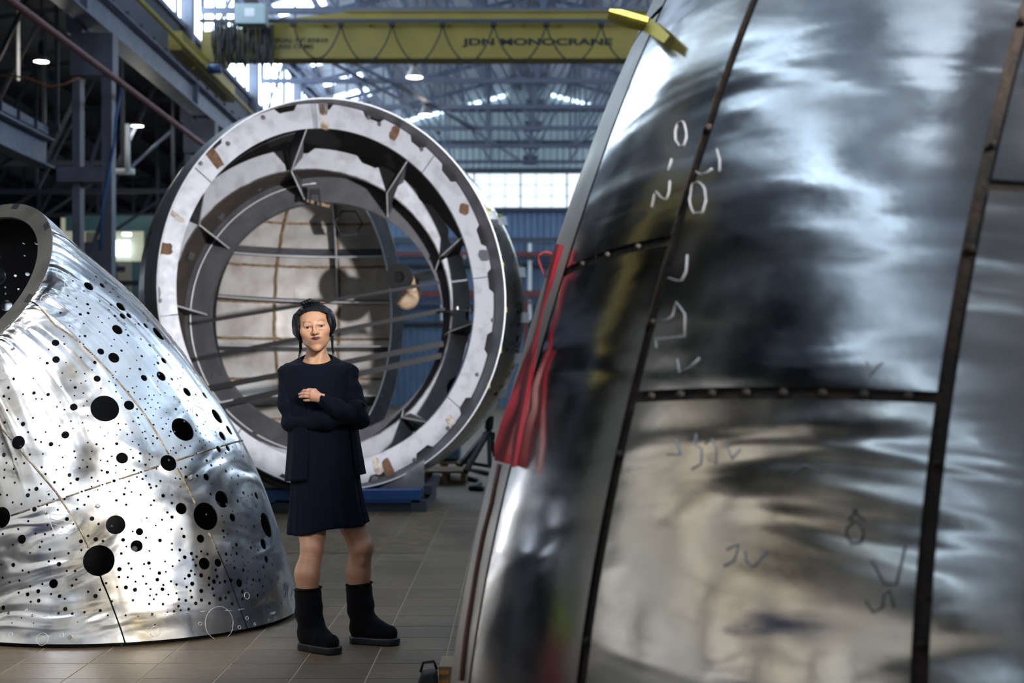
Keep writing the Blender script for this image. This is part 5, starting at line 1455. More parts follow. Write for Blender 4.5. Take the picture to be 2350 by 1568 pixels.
r_panel(2.75, US, 0, .52, M['steel_strip'], gu=.005, heat=.6); r_panel(2.75, US, .52, .86, M['steel_strip'], gu=.005, heat=.6); r_panel(2.75, US, .86, 1, M['steel_strip'], gu=.005, heat=.6)
r_panel(US, U1, 0, .335, M['steel_right']); r_panel(US, U1, .335, 1, M['steel_right'])
r_panel(U1, U2, 0, VH, M['steel_right_wavy']); r_panel(U1, U2, VH, .80, M['steel_right']); r_panel(U1, U2, .80, 1, M['steel_right'])
r_panel(U2, 4.75, 0, .36, M['steel_right_wavy']); r_panel(U2, 4.75, .36, 1, M['steel_right'])
r_panel(4.75, 5.3, 0, .5, M['steel_right']); r_panel(4.75, 5.3, .5, 1, M['steel_right'])
r_panel(5.3, 7.2, 0, 1, M['steel_right'], fine=.1); r_panel(7.2, 2.75 + 2 * PI, 0, 1, M['steel_right'], fine=.1)
# backing strips and weld lumps in the seams
def r_path(uvs, off):
    u = np.array([p[0] for p in uvs]); v = np.array([p[1] for p in uvs]); P = RH.at(u, v); N = RH.normal(u, v)
    return [Vector(p) for p in P + N * off], [Vector(q) for q in N]
def r_strip(uvs, w, off, material, name, thick=.003, across='u'):
    P, N = r_path(uvs, off); A, B, NN = [], [], []
    for i, p in enumerate(P):
        tng = (P[min(i + 1, len(P) - 1)] - P[max(i - 1, 0)]).normalized(); sd_ = tng.cross(N[i]).normalized()
        A.append(p - sd_ * w / 2); B.append(p + sd_ * w / 2); NN.append(N[i])
    mb = MB(); mb.slab([A, B], [NN, NN], thick); return mb.build(name, material, right, smooth='auto')
for u, w in ((U1, .05), (U2, .05), (4.75, .05), (US, .04)):
    r_strip([(u, v) for v in np.linspace(0, 1, 60)], w, -.010, M['burn'], 'seam_backing')
r_strip([(u, VH) for u in np.linspace(U1, U2, 20)], .024, -.010, M['burn'], 'seam_backing')
r_strip([(u, .335) for u in np.linspace(US, U1, 14)], .02, -.010, M['burn'], 'seam_backing')
r_strip([(u, .36) for u in np.linspace(U2, 4.75, 14)], .02, -.010, M['burn'], 'seam_backing')
def lump(u, v, r, m_=None):
    P = RH.at(np.array(u), np.array(v)); N = Vector(RH.normal(np.array(u), np.array(v)))
    mb = MB(); mb.lathe(P, N, [(-.004, r), (.002, r * .9), (.005, r * .5), (.006, .0005)], 8); mb.build('tack_weld', m_ or M['tack'], right, smooth=True)
for k_ in range(8):
    lump(U1 + (U2 - U1) * (.08 + .118 * k_), VH, .011)
rgx = random.Random(11)
for u in (U1, U2):
    for k_ in range(9): lump(u + rgx.uniform(-.002, .002), .05 + k_ * .085 + rgx.uniform(-.02, .02), rgx.uniform(.008, .012), M['burn'])
for k_ in range(3): lump(US + (U1 - US) * (.25 + .25 * k_), .335, .008)
# top and foot rims, so that it is a closed body from the side
for v in (0.0, 1.0):
    mb = MB(); mb.tube([Vector(RH.at(np.array(u), np.array(v))) for u in np.linspace(0, 2 * PI, 90)[:-1]], .012, 6, closed=True); mb.build('rim_bar', M['mill_dark'], right, smooth=True)
# chalk marks
def r_mark(pp, w=.0020, m_='chalk_soft', name='chalk_mark'):
    out = []
    for (x, y) in pp:
        u, v, d, P = RH.find(x, y); N = RH.normal(np.array(u), np.array(v)); out.append(Vector(P + N * .0012))
    mb = MB(); mb.tube(out, w, 6); mb.build(name, M[m_], right, smooth=True)
def z6(pts_): return [(1000 + a / 1.96, b_ / 1.96) for a, b_ in pts_]
def z8(pts_): return [(1000 + a / 1.96, 768 + b_ / 1.96) for a, b_ in pts_]
def z9(pts_): return [(1550 + a / 1.96, 768 + b_ / 1.96) for a, b_ in pts_]
def ell(cx_, cy_, rx, ry, n=18): return [(cx_ + rx * math.cos(2 * PI * i / n), cy_ + ry * math.sin(2 * PI * i / n)) for i in range(n + 1)]
for pp in ([(990, 1560), (992, 1532), (1120, 1508), (1123, 1420), (1085, 1362), (1062, 1410), (1040, 1445), (1020, 1440)], [(1128, 1140), (1122, 1215), (1108, 1255), (1085, 1268), (1050, 1250)],
           [(975, 935), (980, 880), (992, 862), (1010, 890), (1038, 905), (1050, 860), (1055, 815)], [(1060, 715), (1045, 775)], ell(1102, 602, 26, 56), ell(1178, 895, 36, 72),
           [(1172, 770), (1190, 792), (1215, 788), (1240, 755)], [(1266, 672), (1280, 715), (1276, 765)]): r_mark(z6(pp))
r_mark(z8([(1090, 115), (1096, 180), (1140, 140), (1190, 108)])); r_mark(z9([(865, 130), (878, 185), (905, 155), (935, 122)]), .0022)
for pp in ([(1078, 475), (1098, 540)], [(1045, 548), (1105, 540)], [(1130, 465), (1170, 455), (1165, 500), (1200, 520), (1195, 590), (1150, 610)], [(1215, 500), (1240, 470), (1265, 520), (1260, 580), (1225, 560)], [(1310, 500), (1330, 550), (1370, 505)],
           [(1310, 960), (1358, 955), (1345, 1010), (1300, 1050)], [(1395, 960), (1392, 1015), (1425, 1055), (1455, 1035), (1495, 968)]): r_mark(z8(pp), .0018, 'chalk_blue', 'crayon_mark')
for pp in (ell(810, 895, 42, 45), [(780, 850), (815, 790), (800, 800), (850, 850)], ell(885, 1095, 42, 25), [(850, 1190), (890, 1245), (930, 1225), (935, 1185), (960, 1150), (985, 1230)], [(880, 1010), (945, 1120), (1000, 1130), (1040, 960)]):
    r_mark(z9(pp), .0024, 'marker', 'marker_scribble')
r_mark(z9([(520, 640), (580, 600), (660, 610)]), .002)

# ---- red ribbon over the left edge
def ribbon(name, pp, material, parent, D, bow=.01):
    A, B, NN = [], [], []
    for i, (x, y, w, dd) in enumerate(pp):
        if D is None: dh = RH.find(x + 14, y)[3][1] - .035 + dd
        else: dh = D + dd
        x0_, y0_ = pp[max(i - 1, 0)][:2]; x1_, y1_ = pp[min(i + 1, len(pp) - 1)][:2]
        L = math.hypot(x1_ - x0_, y1_ - y0_) or 1; nx, ny = -(y1_ - y0_) / L, (x1_ - x0_) / L
        A.append(px(x - nx * w / 2, y - ny * w / 2, dh)); B.append(px(x + nx * w / 2, y + ny * w / 2, dh + bow))
        NN.append(Vector((0, -1, 0)))
    Mi = [(a + b_) / 2 + Vector((0, -bow * 1.5, 0)) for a, b_ in zip(A, B)]
    mb = MB(); mb.slab([A, Mi, B], [NN, NN, NN], .003); return mb.build(name, material, parent, smooth='auto')
rb = thing('red_ribbon', 'red ribbon tied in a loop over the left edge of the polished hull', 'ribbon', Vector(RH.find(1200, 900)[3]))
ribbon('tail', [(1284, 562, 20, 0), (1270, 610, 20, 0), (1258, 660, 15, 0), (1246, 700, 10, 0), (1236, 745, 9, 0), (1227, 785, 14, 0), (1215, 830, 28, 0), (1203, 880, 40, 0), (1191, 930, 50, -.02), (1176, 985, 60, -.03), (1164, 1030, 62, -.03), (1156, 1062, 44, -.03)], M['ribbon'], rb, None, .012)
ribbon('tail_fold', [(1232, 790, 6, -.01), (1216, 850, 12, -.01), (1202, 930, 18, -.03), (1188, 1000, 22, -.04), (1178, 1072, 14, -.04)], M['ribbon'], rb, None, .01)
lp = [(1252, 636), (1240, 612), (1234, 595), (1238, 583), (1250, 577), (1264, 580), (1275, 590)]
mb = MB(); P_ = [px(x, y, RH.find(1285, 600)[3][1] - .03) for x, y in lp]; mb.slab([[p + Vector((0, -.012, 0)) for p in P_], [p + Vector((.004, .014, .004)) for p in P_]], [[Vector((0, 0, 1))] * 7] * 2, .004); mb.build('loop', M['ribbon'], rb, smooth='auto')
# faded strip continuing down the edge
P_ = []
for (x, y) in ((1150, 1070), (1130, 1150), (1113, 1230), (1096, 1310), (1082, 1390), (1070, 1470), (1060, 1568)):
    u, v, d, P = RH.find(x, y); N = RH.normal(np.array(u), np.array(v)); P_.append(Vector(P + N * .004))
mb = MB(); mb.tube(P_, .0065, 6); mb.build('edge_strip', M['ribbon_pink'], right, smooth=True)
P_ = []
# ---- yellow tape at the top
yt = thing('yellow_tape_strip', 'loose strip of yellow tape sticking out from the top of the polished hull', 'tape', Vector(RH.find(1495, 60)[3]))
ribbon('tape_end', [(1396, 32, 24, -.04), (1420, 38, 34, -.02), (1450, 47, 36, 0), (1484, 56, 34, .02)], M['tape'], yt, RH.find(1500, 60)[3][1] - .02, .02)
ribbon('tape_stuck', [(1484, 56, 34, .02), (1505, 70, 30, 0), (1530, 90, 22, -.03)], mat('tape_shade_painted', (.34, .32, .07), .5), yt, None, .0)  # darker copy of the tape yellow, shade painted into the stuck part
# ---- bits on the floor at the foot of the polished hull
tb_ = thing('tool_bag', 'small black tool bag on the floor by the polished hull', 'bag', px(992, 1560, 5.15) * Vector((1, 1, 0)).x if False else (px(992, 0, 5.3).x, 5.3, 0))
p = Vector((px(996, 0, 5.3).x - .03, 5.3, 0))
mb = MB(); mb.add([p + Vector(q) for q in ((-.05, -.06, 0), (.05, -.06, 0), (.05, .06, 0), (-.05, .06, 0), (-.02, -.04, .11), (.04, -.04, .12), (.04, .04, .12), (-.02, .04, .11))], [(0, 3, 2, 1), (4, 5, 6, 7), (0, 1, 5, 4), (1, 2, 6, 5), (2, 3, 7, 6), (3, 0, 4, 7)]); mb.build('bag_body', M['black'], tb_, bevel=.012)
mb = MB(); mb.tube([p + Vector((-.02, 0, .11)), p + Vector((-.01, 0, .145)), p + Vector((.03, 0, .15)), p + Vector((.04, 0, .12))], .006, 6); mb.build('handle', M['black'], tb_, smooth=True)
pb = thing('plywood_block', 'plywood block with orange marks at the foot of the polished hull', 'block', (px(1024, 0, 5.3).x, 5.35, 0))
p = Vector((px(1024, 0, 5.3).x, 5.35, 0))
mb = MB(); mb.bx(p.x - .028, p.x + .06, 5.3, 5.5, 0, .13); mb.build('block_body', mat('plywood', (.33, .24, .16), .7, 0, (10, (.24, .16, .1), .3, .7)), pb, bevel=.003)
for k_ in range(3):
    mb = MB(); mb.bx(p.x - .026, p.x + .01, 5.296, 5.3, .03 + .035 * k_, .045 + .035 * k_); mb.build('orange_mark', mat('orange_mark', (.6, .25, .06), .6) if k_ == 0 else bpy.data.materials['orange_mark'], pb)
# ================================================================== the woman
def surface_nets(f, lo, hi, h):
    lo = np.array(lo, np.float32); hi = np.array(hi, np.float32)
    n = np.ceil((hi - lo) / h).astype(int) + 1
    ax = [lo[i] + h * np.arange(n[i], dtype=np.float32) for i in range(3)]
    G = np.stack(np.meshgrid(*ax, indexing='ij'), -1).reshape(-1, 3)
    # coarse pass: only evaluate close to the surface
    B = 5
    cn = np.ceil(n / B).astype(int)
    cx_ = [lo[i] + h * (B * np.arange(cn[i], dtype=np.float32) + (B - 1) / 2) for i in range(3)]
    CG = np.stack(np.meshgrid(*cx_, indexing='ij'), -1).reshape(-1, 3)
    cd = f(CG).reshape(cn)
    near = np.abs(cd) < h * B * 1.9
    def up(A): return np.repeat(np.repeat(np.repeat(A, B, 0), B, 1), B, 2)[:n[0], :n[1], :n[2]]
    Fv = np.where(up(cd) < 0, -1, 1).astype(np.float32).reshape(-1)
    mk = up(near).reshape(-1); W_ = np.flatnonzero(mk)
    for i in range(0, len(W_), 300000):
        Fv[W_[i:i + 300000]] = f(G[W_[i:i + 300000]])
    Fv = Fv.reshape(n)
    S = Fv < 0
    m = n - 1
    cnt = np.zeros(m, np.float32); acc = np.zeros((*m, 3), np.float32)
    corners = [(i, j, k) for i in (0, 1) for j in (0, 1) for k in (0, 1)]
    def sl(c): return tuple(slice(c[q], c[q] + m[q]) for q in range(3))
    for a in corners:
        for d in range(3):
            if a[d]: continue
            b = list(a); b[d] = 1
            fa, fb = Fv[sl(a)], Fv[sl(b)]
            x = (fa < 0) != (fb < 0)
            t = np.where(x, fa / np.where(x, fa - fb, 1), 0)
            cnt += x
            for q in range(3):
                acc[..., q] += np.where(x, (a[q] + (t if q == d else 0)), 0)
    act = cnt > 0
    idx = -np.ones(m, int); idx[act] = np.arange(act.sum())
    I = np.argwhere(act)
    V = lo + (I + acc[act] / cnt[act][:, None]) * h
    faces = []
    for d in range(3):
        e1, e2 = [q for q in range(3) if q != d]
        a = [slice(1, m[q]) for q in range(3)]; a[d] = slice(0, m[d])
        b = list(a); b[d] = slice(1, m[d] + 1)
        sa, sb = S[tuple(a)], S[tuple(b)]
        ch = np.argwhere(sa != sb)
        if not len(ch): continue
        flip = sa[tuple(ch.T)]
        base = ch.copy(); base[:, e1] += 1; base[:, e2] += 1
        def cell(o1, o2):
            c = base.copy(); c[:, e1] += o1; c[:, e2] += o2; return idx[tuple(c.T)]
        q4 = np.stack([cell(-1, -1), cell(0, -1), cell(0, 0), cell(-1, 0)], 1)
        if d == 1: flip = ~flip
        q4[~flip] = q4[~flip][:, ::-1]
        faces.append(q4)
    Fq = np.concatenate(faces); Fq = Fq[(Fq >= 0).all(1)]
    return V, Fq
def smin(a, b, k):
    hh = np.clip(.5 + .5 * (b - a) / k, 0, 1); return b * (1 - hh) + a * hh - k * hh * (1 - hh)
def smax(a, b, k): return -smin(-a, -b, k)
def cap(P, a, b, ra, rb=None):
    a = np.array(a, np.float32); b = np.array(b, np.float32); rb = ra if rb is None else rb
    ab = b - a; t = np.clip(((P - a) @ ab) / max(1e-9, ab @ ab), 0, 1)
    return np.linalg.norm(P - (a + t[:, None] * ab), axis=1) - (ra + (rb - ra) * t)
def ell3(P, c, r):
    q = P - np.array(c, np.float32); r = np.array(r, np.float32)
    k0 = np.linalg.norm(q / r, axis=1); k1 = np.linalg.norm(q / (r * r), axis=1)
    return k0 * (k0 - 1) / np.maximum(k1, 1e-6)
def ball(P, c, r): return np.linalg.norm(P - np.array(c, np.float32), axis=1) - r

W0 = Vector((-.848, 6.44, 0))
def wl(x, y, dy=0.0):
    p = px(x, y, 6.44 + dy) - W0; return (p.x, p.y, p.z)
# ---- head frame
HCEN = np.array([-.040, -.045, 1.436], np.float32)
_r, _yw, _pt = math.radians(7), math.radians(7), math.radians(-5)
HROT = np.array((Matrix.Rotation(-_r, 3, 'Y') @ Matrix.Rotation(_yw, 3, 'Z') @ Matrix.Rotation(-_pt, 3, 'X')), np.float32)
def to_head(P): return (P - HCEN) @ HROT            # inverse rotation
def from_head(q): return np.array(q, np.float32) @ HROT.T + HCEN

def head_sdf(q):
    d = ell3(q, (0, .022, .022), (.073, .093, .078))
    d = smin(d, ell3(q, (0, -.026, -.018), (.064, .066, .080)), .03)
    d = smin(d, ell3(q, (0, -.036, -.062), (.044, .050, .044)), .026)
    d = smin(d, ell3(q, (0, -.074, -.094), (.020, .016, .015)), .020)
    for s in (-1, 1):
        d = smin(d, ball(q, (s * .041, -.060, -.016), .024), .022)
        d = smin(d, ball(q, (s * .038, -.040, -.060), .014), .022)
    d = smin(d, cap(q, (-.032, -.080, .020), (.032, -.080, .020), .010), .018)
    d = smin(d, ell3(q, (0, -.078, -.050), (.029, .021, .020)), .016)
    for s in (-1, 1):                                   # sockets, lids
        d = smax(d, -ball(q, (s * .027, -.110, .003), .0155), .028)
        d = smin(d, ball(q, (s * .031, -.0735, .002), .0150), .004)
        d = smin(d, cap(q, (s * .018, -.088, .0115), (s * .041, -.080, .0105), .0030), .009)
        d = smin(d, cap(q, (s * .020, -.087, -.0105), (s * .042, -.081, -.011), .0034), .007)
    d = smin(d, cap(q, (0, -.085, .016), (0, -.106, -.020), .0065, .0095), .010)
    d = smin(d, ball(q, (0, -.109, -.0235), .0105), .007)
    for s in (-1, 1): d = smin(d, ball(q, (s * .0125, -.098, -.0255), .0078), .006)
    for s in (-1, 1):                                   # folds beside nose and mouth
        d = smax(d, -cap(q, (s * .021, -.102, -.027), (s * .034, -.088, -.058), .0042), .005)
    d = smin(d, cap(q, (-.024, -.088, -.0465), (0, -.0985, -.0435), .0038), .004)
    d = smin(d, cap(q, (.024, -.088, -.0450), (0, -.0985, -.0435), .0038), .004)
    d = smin(d, cap(q, (-.020, -.0900, -.0520), (.020, -.0900, -.0515), .0040), .004)
    d = smin(d, cap(q, (0, -.0965, -.0535), (0, -.0965, -.0535), .0050), .008)
    d = smax(d, -cap(q, (-.025, -.097, -.0480), (.025, -.097, -.0475), .0015), .003)
    return d
def bust_sdf(P):
    d = head_sdf(to_head(P))
    nb = from_head((0, .036, -.070)); ne = np.array([-.035, .005, 1.262], np.float32)
    n = cap(P, nb, ne, .043, .050)
    f0 = from_head((0, -.03, -.085))
    for s in (-1, 1):
        n = smin(n, cap(P, from_head((s * .034, .014, -.070)), (-.035 + s * .016, -.050, 1.268), .010, .008), .018)
        n = smin(n, cap(P, ne, (-.035 + s * .095, .015, 1.222), .045, .03), .04)
    n = smin(n, ell3(P, (-.033, .0, 1.19), (.115, .072, .080)), .03)
    d = smin(d, n, .012)
    # neck creases
    d = d + .0007 * np.sin((P[:, 2] - .35 * np.abs(P[:, 0] + .035)) * 300 + 3 * np.sin(P[:, 0] * 90)) * np.exp(-((P[:, 2] - 1.305) / .022) ** 2) * (P[:, 1] < .0)
    return d
V1, F1 = surface_nets(bust_sdf, (-.22, -.18, 1.15), (.15, .13, 1.56), .0021)
def bust_colour(V):
    q = to_head(V.astype(np.float32)); n = len(V)
    skin = np.array([.48, .27, .172]); C = np.tile(skin, (n, 1))
    def mixc(w, c):
        nonlocal C
        w = np.clip(w, 0, 1)[:, None]; C = C * (1 - w) + np.array(c) * w
    X, Y, Z = q.T
    front = np.clip((-.030 - Y) / .02, 0, 1)
    for s in (-1, 1):
        mixc(np.exp(-(((X - s * .042) / .022) ** 2 + ((Z + .026) / .016) ** 2)) * .35 * front, (.58, .27, .19))
        ex = (X - s * .031)
        mixc(np.exp(-((ex / .022) ** 2 + ((Z - .003) / .013) ** 2)) * .25 * front, (.36, .18, .12))  # eye-socket shading painted into the skin
        # brow: arched thin line
        zb = .0240 + .0035 * np.clip(1 - (ex / .020) ** 2, 0, 1)
        mixc(np.exp(-((Z - zb) / .0022) ** 2) * (np.abs(ex) < .019) * .75 * front, (.12, .06, .04))
        # eye: almond opening
        top = .0052 * (1 - np.clip(np.abs(ex) / .0145, 0, 1) ** 2) - .0005; bot_ = -.0030 * (1 - np.clip(np.abs(ex) / .0145, 0, 1) ** 2) - .0005
        zz = Z - .001 - s * ex * .06
        inn = (zz < top) & (zz > bot_) & (np.abs(ex) < .0145) & (Y < -.05)
        mixc(inn * 1.0, (.40, .35, .32))
        mixc(((ex - .001) ** 2 + (zz - .0012) ** 2 < .0058 ** 2) & inn, (.004, .003, .003))
        mixc(np.exp(-((zz - top - .0006) / .0016) ** 2) * (np.abs(ex) < .016) * .92 * front, (.02, .014, .012))
        mixc(np.exp(-((zz - bot_ + .0004) / .0012) ** 2) * (np.abs(ex) < .014) * .45 * front, (.10, .05, .04))
        mixc(np.exp(-((zz - top - .0052) / .0012) ** 2) * (np.abs(ex) < .015) * .45 * front, (.22, .11, .08))
        mixc((np.hypot(X - s * .0065, Z + .0295) < .0032) & (Y < -.095), (.10, .04, .03))
    # lips
    lw = .0255
    zu = -.0405 - .0035 * np.abs(X) / lw - .0018 * np.exp(-(X / .003) ** 2) - .006 * np.clip(np.abs(X) / lw, 0, 1) ** 3
    zd = -.0575 + .0095 * np.clip(np.abs(X) / lw, 0, 1) ** 2
    def ss(v, w=.0011): return np.clip(.5 + v / (2 * w), 0, 1)
    mixc(ss(zu - Z) * ss(Z - zd) * ss(lw - np.abs(X)) * (Y < -.072) * .96, (.075, .013, .026))
    mixc(np.exp(-((Z + .0485) / .0010) ** 2) * (np.abs(X) < lw + .002) * (Y < -.075) * .9, (.02, .006, .008))
    return C
col1 = bust_colour(V1)
# ---- legs
def legs_sdf(P):
    out = None
    for dy, hip, th, kn, bk_, ca, an, rr in (
        (-.14, (722, 1120), (716, 1226), (716, 1262), (712, 1290), (706, 1318), (707, 1430), (.070, .058, .049, .044, .052, .036)),
        (.02, (780, 1100), (806, 1200), (829, 1257), (826, 1285), (823, 1312), (826, 1430), (.050, .056, .053, .047, .053, .036))):
        pts_ = [wl(*p, e) for p, e in zip((hip, th, kn, bk_, ca, an), (-.02, -.06, -.10, -.12, -.13, dy) if dy < 0 else (.02, .0, -.015, .0, .01, dy))]
        d = None
        for i in range(5):
            c = cap(P, pts_[i], pts_[i + 1], rr[i], rr[i + 1]); d = c if d is None else smin(d, c, .02)
        k = np.array(pts_[2])
        d = smin(d, ell3(P, k + np.array([.020, -.030, .004]), (.026, .022, .030)), .014)
        d = smin(d, ell3(P, k + np.array([.012, -.026, -.048]), (.014, .016, .028)), .016)
        d = smin(d, ell3(P, np.array(pts_[4]) + np.array([-.012, .018, .0]), (.040, .036, .07)), .03)
        d = d + .0018 * np.sin((P[:, 2] - k[2]) * 420 + 40 * (P[:, 0] - k[0])) * np.exp(-(((P[:, 2] - k[2] + .03) / .018) ** 2)) * (P[:, 1] < k[1])
        out = d if out is None else np.minimum(out, d)
    return out
V2, F2 = surface_nets(legs_sdf, (-.19, -.28, .08), (.27, .16, .75), .0052)
col2 = np.tile(np.array([.40, .212, .132]), (len(V2), 1))
for dy, kn in ((-.14, (716, 1262)), (.02, (829, 1257))):
    k = np.array(wl(*kn, dy)) + np.array([.02, -.04, -.01])
    w = np.exp(-np.sum(((V2 - k) / np.array([.035, .05, .04])) ** 2, 1))[:, None] * .55
    col2 = col2 * (1 - w) + np.array([.42, .17, .115]) * w
# ---- hand and forearm (her left hand, resting on the other arm)
MC = [wl(717, 899, -.180), wl(715.5, 905.5, -.184), wl(716, 911.5, -.184), wl(719, 917, -.178)]
PIP = [wl(705, 896.5, -.172), wl(702, 903.5, -.176), wl(702, 910, -.176), wl(708.5, 918.5, -.172)]
DIP = [wl(698, 897, -.160), wl(693.5, 904, -.162), wl(694, 910.5, -.163), wl(702.5, 919, -.164)]
TIP = [wl(692.5, 899, -.146), wl(687, 905, -.146), wl(688, 911.3, -.148), wl(698, 918.5, -.154)]
WR = wl(741, 916, -.190)
def hand_sdf(P):
    d = cap(P, WR, wl(748, 919, -.186), .021, .021)
    for i in range(4):
        d = smin(d, cap(P, WR, MC[i], .017, .0105), .010)
    f_ = None
    for i in range(4):
        r = (.0074, .0077, .0074, .0066)[i]
        g_ = smin(smin(cap(P, MC[i], PIP[i], r * 1.12, r), cap(P, PIP[i], DIP[i], r, r * .92), .003), cap(P, DIP[i], TIP[i], r * .92, r * .74), .003)
        f_ = g_ if f_ is None else smin(f_, g_, .0006)
        d = smin(d, ball(P, np.array(MC[i]) + np.array([.002, -.004, .001]), r * 1.0), .007)
    d = smin(d, f_, .006)
    th = smin(cap(P, wl(733, 908, -.180), wl(722, 897, -.168), .012, .010), cap(P, wl(722, 897, -.168), wl(709, 894.5, -.150), .010, .0075), .005)
    return smin(d, th, .006)
V3, F3 = surface_nets(hand_sdf, (-.145, -.24, 1.06), (.05, -.11, 1.19), .0016)
col3 = np.tile(np.array([.50, .275, .185]), (len(V3), 1))
for i in range(4):
    k = np.array(PIP[i]) + np.array([0, -.008, 0]); w = np.exp(-np.sum(((V3 - k) / .008) ** 2, 1))[:, None] * .35; col3 = col3 * (1 - w) + np.array([.50, .22, .16]) * w
k = np.array(TIP[0]) + np.array([0.001, -.006, .002]); w = (np.linalg.norm(V3 - k, axis=1) < .0058)[:, None] * .9; col3 = col3 * (1 - w) + np.array([.07, .015, .03]) * w
# ---- torso and arms under the clothes, so the body is whole
def torso_sdf(P):
    d = ell3(P, (-.02, .0, 1.08), (.12, .075, .19)); d = smin(d, ell3(P, (.01, .0, .80), (.14, .095, .16)), .06)
    d = smin(d, cap(P, (-.155, .01, 1.215), (-.150, -.03, 1.03), .036, .034), .03); d = smin(d, cap(P, (.115, .01, 1.215), (.150, -.045, 1.025), .036, .034), .03)
    d = smin(d, cap(P, (-.150, -.03, 1.03), (.085, -.145, 1.032), .032, .026), .02)
    return smin(d, cap(P, (.150, -.045, 1.025), (.055, -.160, 1.080), .030, .016), .015)
V4, F4 = surface_nets(torso_sdf, (-.24, -.24, .60), (.24, .14, 1.30), .012)
col4 = np.tile(np.array([.5, .29, .2]), (len(V4), 1))

def attr_mat(name, rough, sss=0.0, bump=0, bscale=300):
    m, nt, b = nodes(name)
    a = nt.nodes.new('ShaderNodeAttribute'); a.attribute_name = 'Col'
    nt.links.new(a.outputs['Color'], b.inputs['Base Color'])
    b.inputs['Roughness'].default_value = rough
    b.inputs['Specular IOR Level'].default_value = .4
    if sss:
        b.inputs['Subsurface Weight'].default_value = sss; b.inputs['Subsurface Radius'].default_value = (.012, .004, .002); b.inputs['Subsurface Scale'].default_value = .3
    if bump:
        tc = nt.nodes.new('ShaderNodeTexCoord'); n = nt.nodes.new('ShaderNodeTexNoise'); n.inputs['Scale'].default_value = bscale
        bp = nt.nodes.new('ShaderNodeBump'); bp.inputs['Strength'].default_value = bump; bp.inputs['Distance'].default_value = .002
        nt.links.new(tc.outputs['Object'], n.inputs['Vector']); nt.links.new(n.outputs['Fac'], bp.inputs['Height']); nt.links.new(bp.outputs[0], b.inputs['Normal'])
    return m
M['skin'] = attr_mat('skin', .46, .12, .12, 260)
def fabric(name, c, bs=700, bump=.15, sheen=.25, rough=.85):
    m = mat(name, c, rough, 0, None, bump, bs, spec=.12, sheen=sheen); return m
M['dress'] = fabric('navy_black_jersey', (.0016, .0036, .0108), sheen=.01)
M['knit'] = fabric('navy_black_knit', (.0014, .0031, .0095), sheen=.01)
M['suede'] = fabric('black_suede', (.0030, .0036, .0048), 240, .3, .03, .95)
M['soleM'] = mat('black_rubber_sole', (.007, .0075, .010), .5)
M['gold'] = mat('gold', (.75, .52, .18), .25, 1.0)
def hair_mat():
    m, nt, b = nodes('black_hair')
    b.inputs['Base Color'].default_value = (.0025, .0025, .004, 1); b.inputs['Roughness'].default_value = .46; b.inputs['Specular IOR Level'].default_value = .25
    tc = nt.nodes.new('ShaderNodeTexCoord'); mp = nt.nodes.new('ShaderNodeMapping'); mp.inputs['Scale'].default_value = (420, 160, 14)
    n = nt.nodes.new('ShaderNodeTexNoise'); n.inputs['Scale'].default_value = 1; n.inputs['Detail'].default_value = 3
    bp = nt.nodes.new('ShaderNodeBump'); bp.inputs['Strength'].default_value = .35; bp.inputs['Distance'].default_value = .003
    nt.links.new(tc.outputs['Object'], mp.inputs[0]); nt.links.new(mp.outputs[0], n.inputs['Vector']); nt.links.new(n.outputs['Fac'], bp.inputs['Height']); nt.links.new(bp.outputs[0], b.inputs['Normal'])
    return m
M['hair'] = hair_mat()

woman = thing('person', 'person in a black dress, cardigan and tall black boots standing with arms crossed', 'person', W0)
def np_obj(name, V, Fq, material, parent, col=None, label=None):
    me = bpy.data.meshes.new(name); me.from_pydata(np.asarray(V, float).tolist(), [], [tuple(int(i) for i in f) for f in Fq])
    me.materials.append(material); me.shade_smooth()
    if col is not None:
        a = me.color_attributes.new('Col', 'FLOAT_COLOR', 'POINT')
        a.data.foreach_set('color', np.concatenate([col, np.ones((len(col), 1))], 1).astype(np.float32).ravel())
    o = bpy.data.objects.new(name, me); o.parent = parent; COL.objects.link(o); ORG[o] = W0
    if label: o['label'] = label
    return o
def relax(V, Fq, it=2, lam=.5):
    E = np.concatenate([Fq[:, [0, 1]], Fq[:, [1, 2]], Fq[:, [2, 3]], Fq[:, [3, 0]]]); V = V.copy()
    E = np.concatenate([E, E[:, ::-1]])
    for _ in range(it):
        s = np.zeros_like(V); c = np.zeros(len(V))
        np.add.at(s, E[:, 0], V[E[:, 1]]); np.add.at(c, E[:, 0], 1)
        V += lam * (s / np.maximum(c, 1)[:, None] - V)
    return V
V2 = relax(V2, F2, 2); V3 = relax(V3, F3, 1); V4 = relax(V4, F4, 2); V1 = relax(V1, F1, 1, .4)
off = np.cumsum([0, len(V1), len(V2), len(V3)])
np_obj('body', np.concatenate([V1, V2, V3, V4]), np.concatenate([F1, F2 + off[1], F3 + off[2], F4 + off[3]]), M['skin'], woman, np.concatenate([col1, col2, col3, col4]))

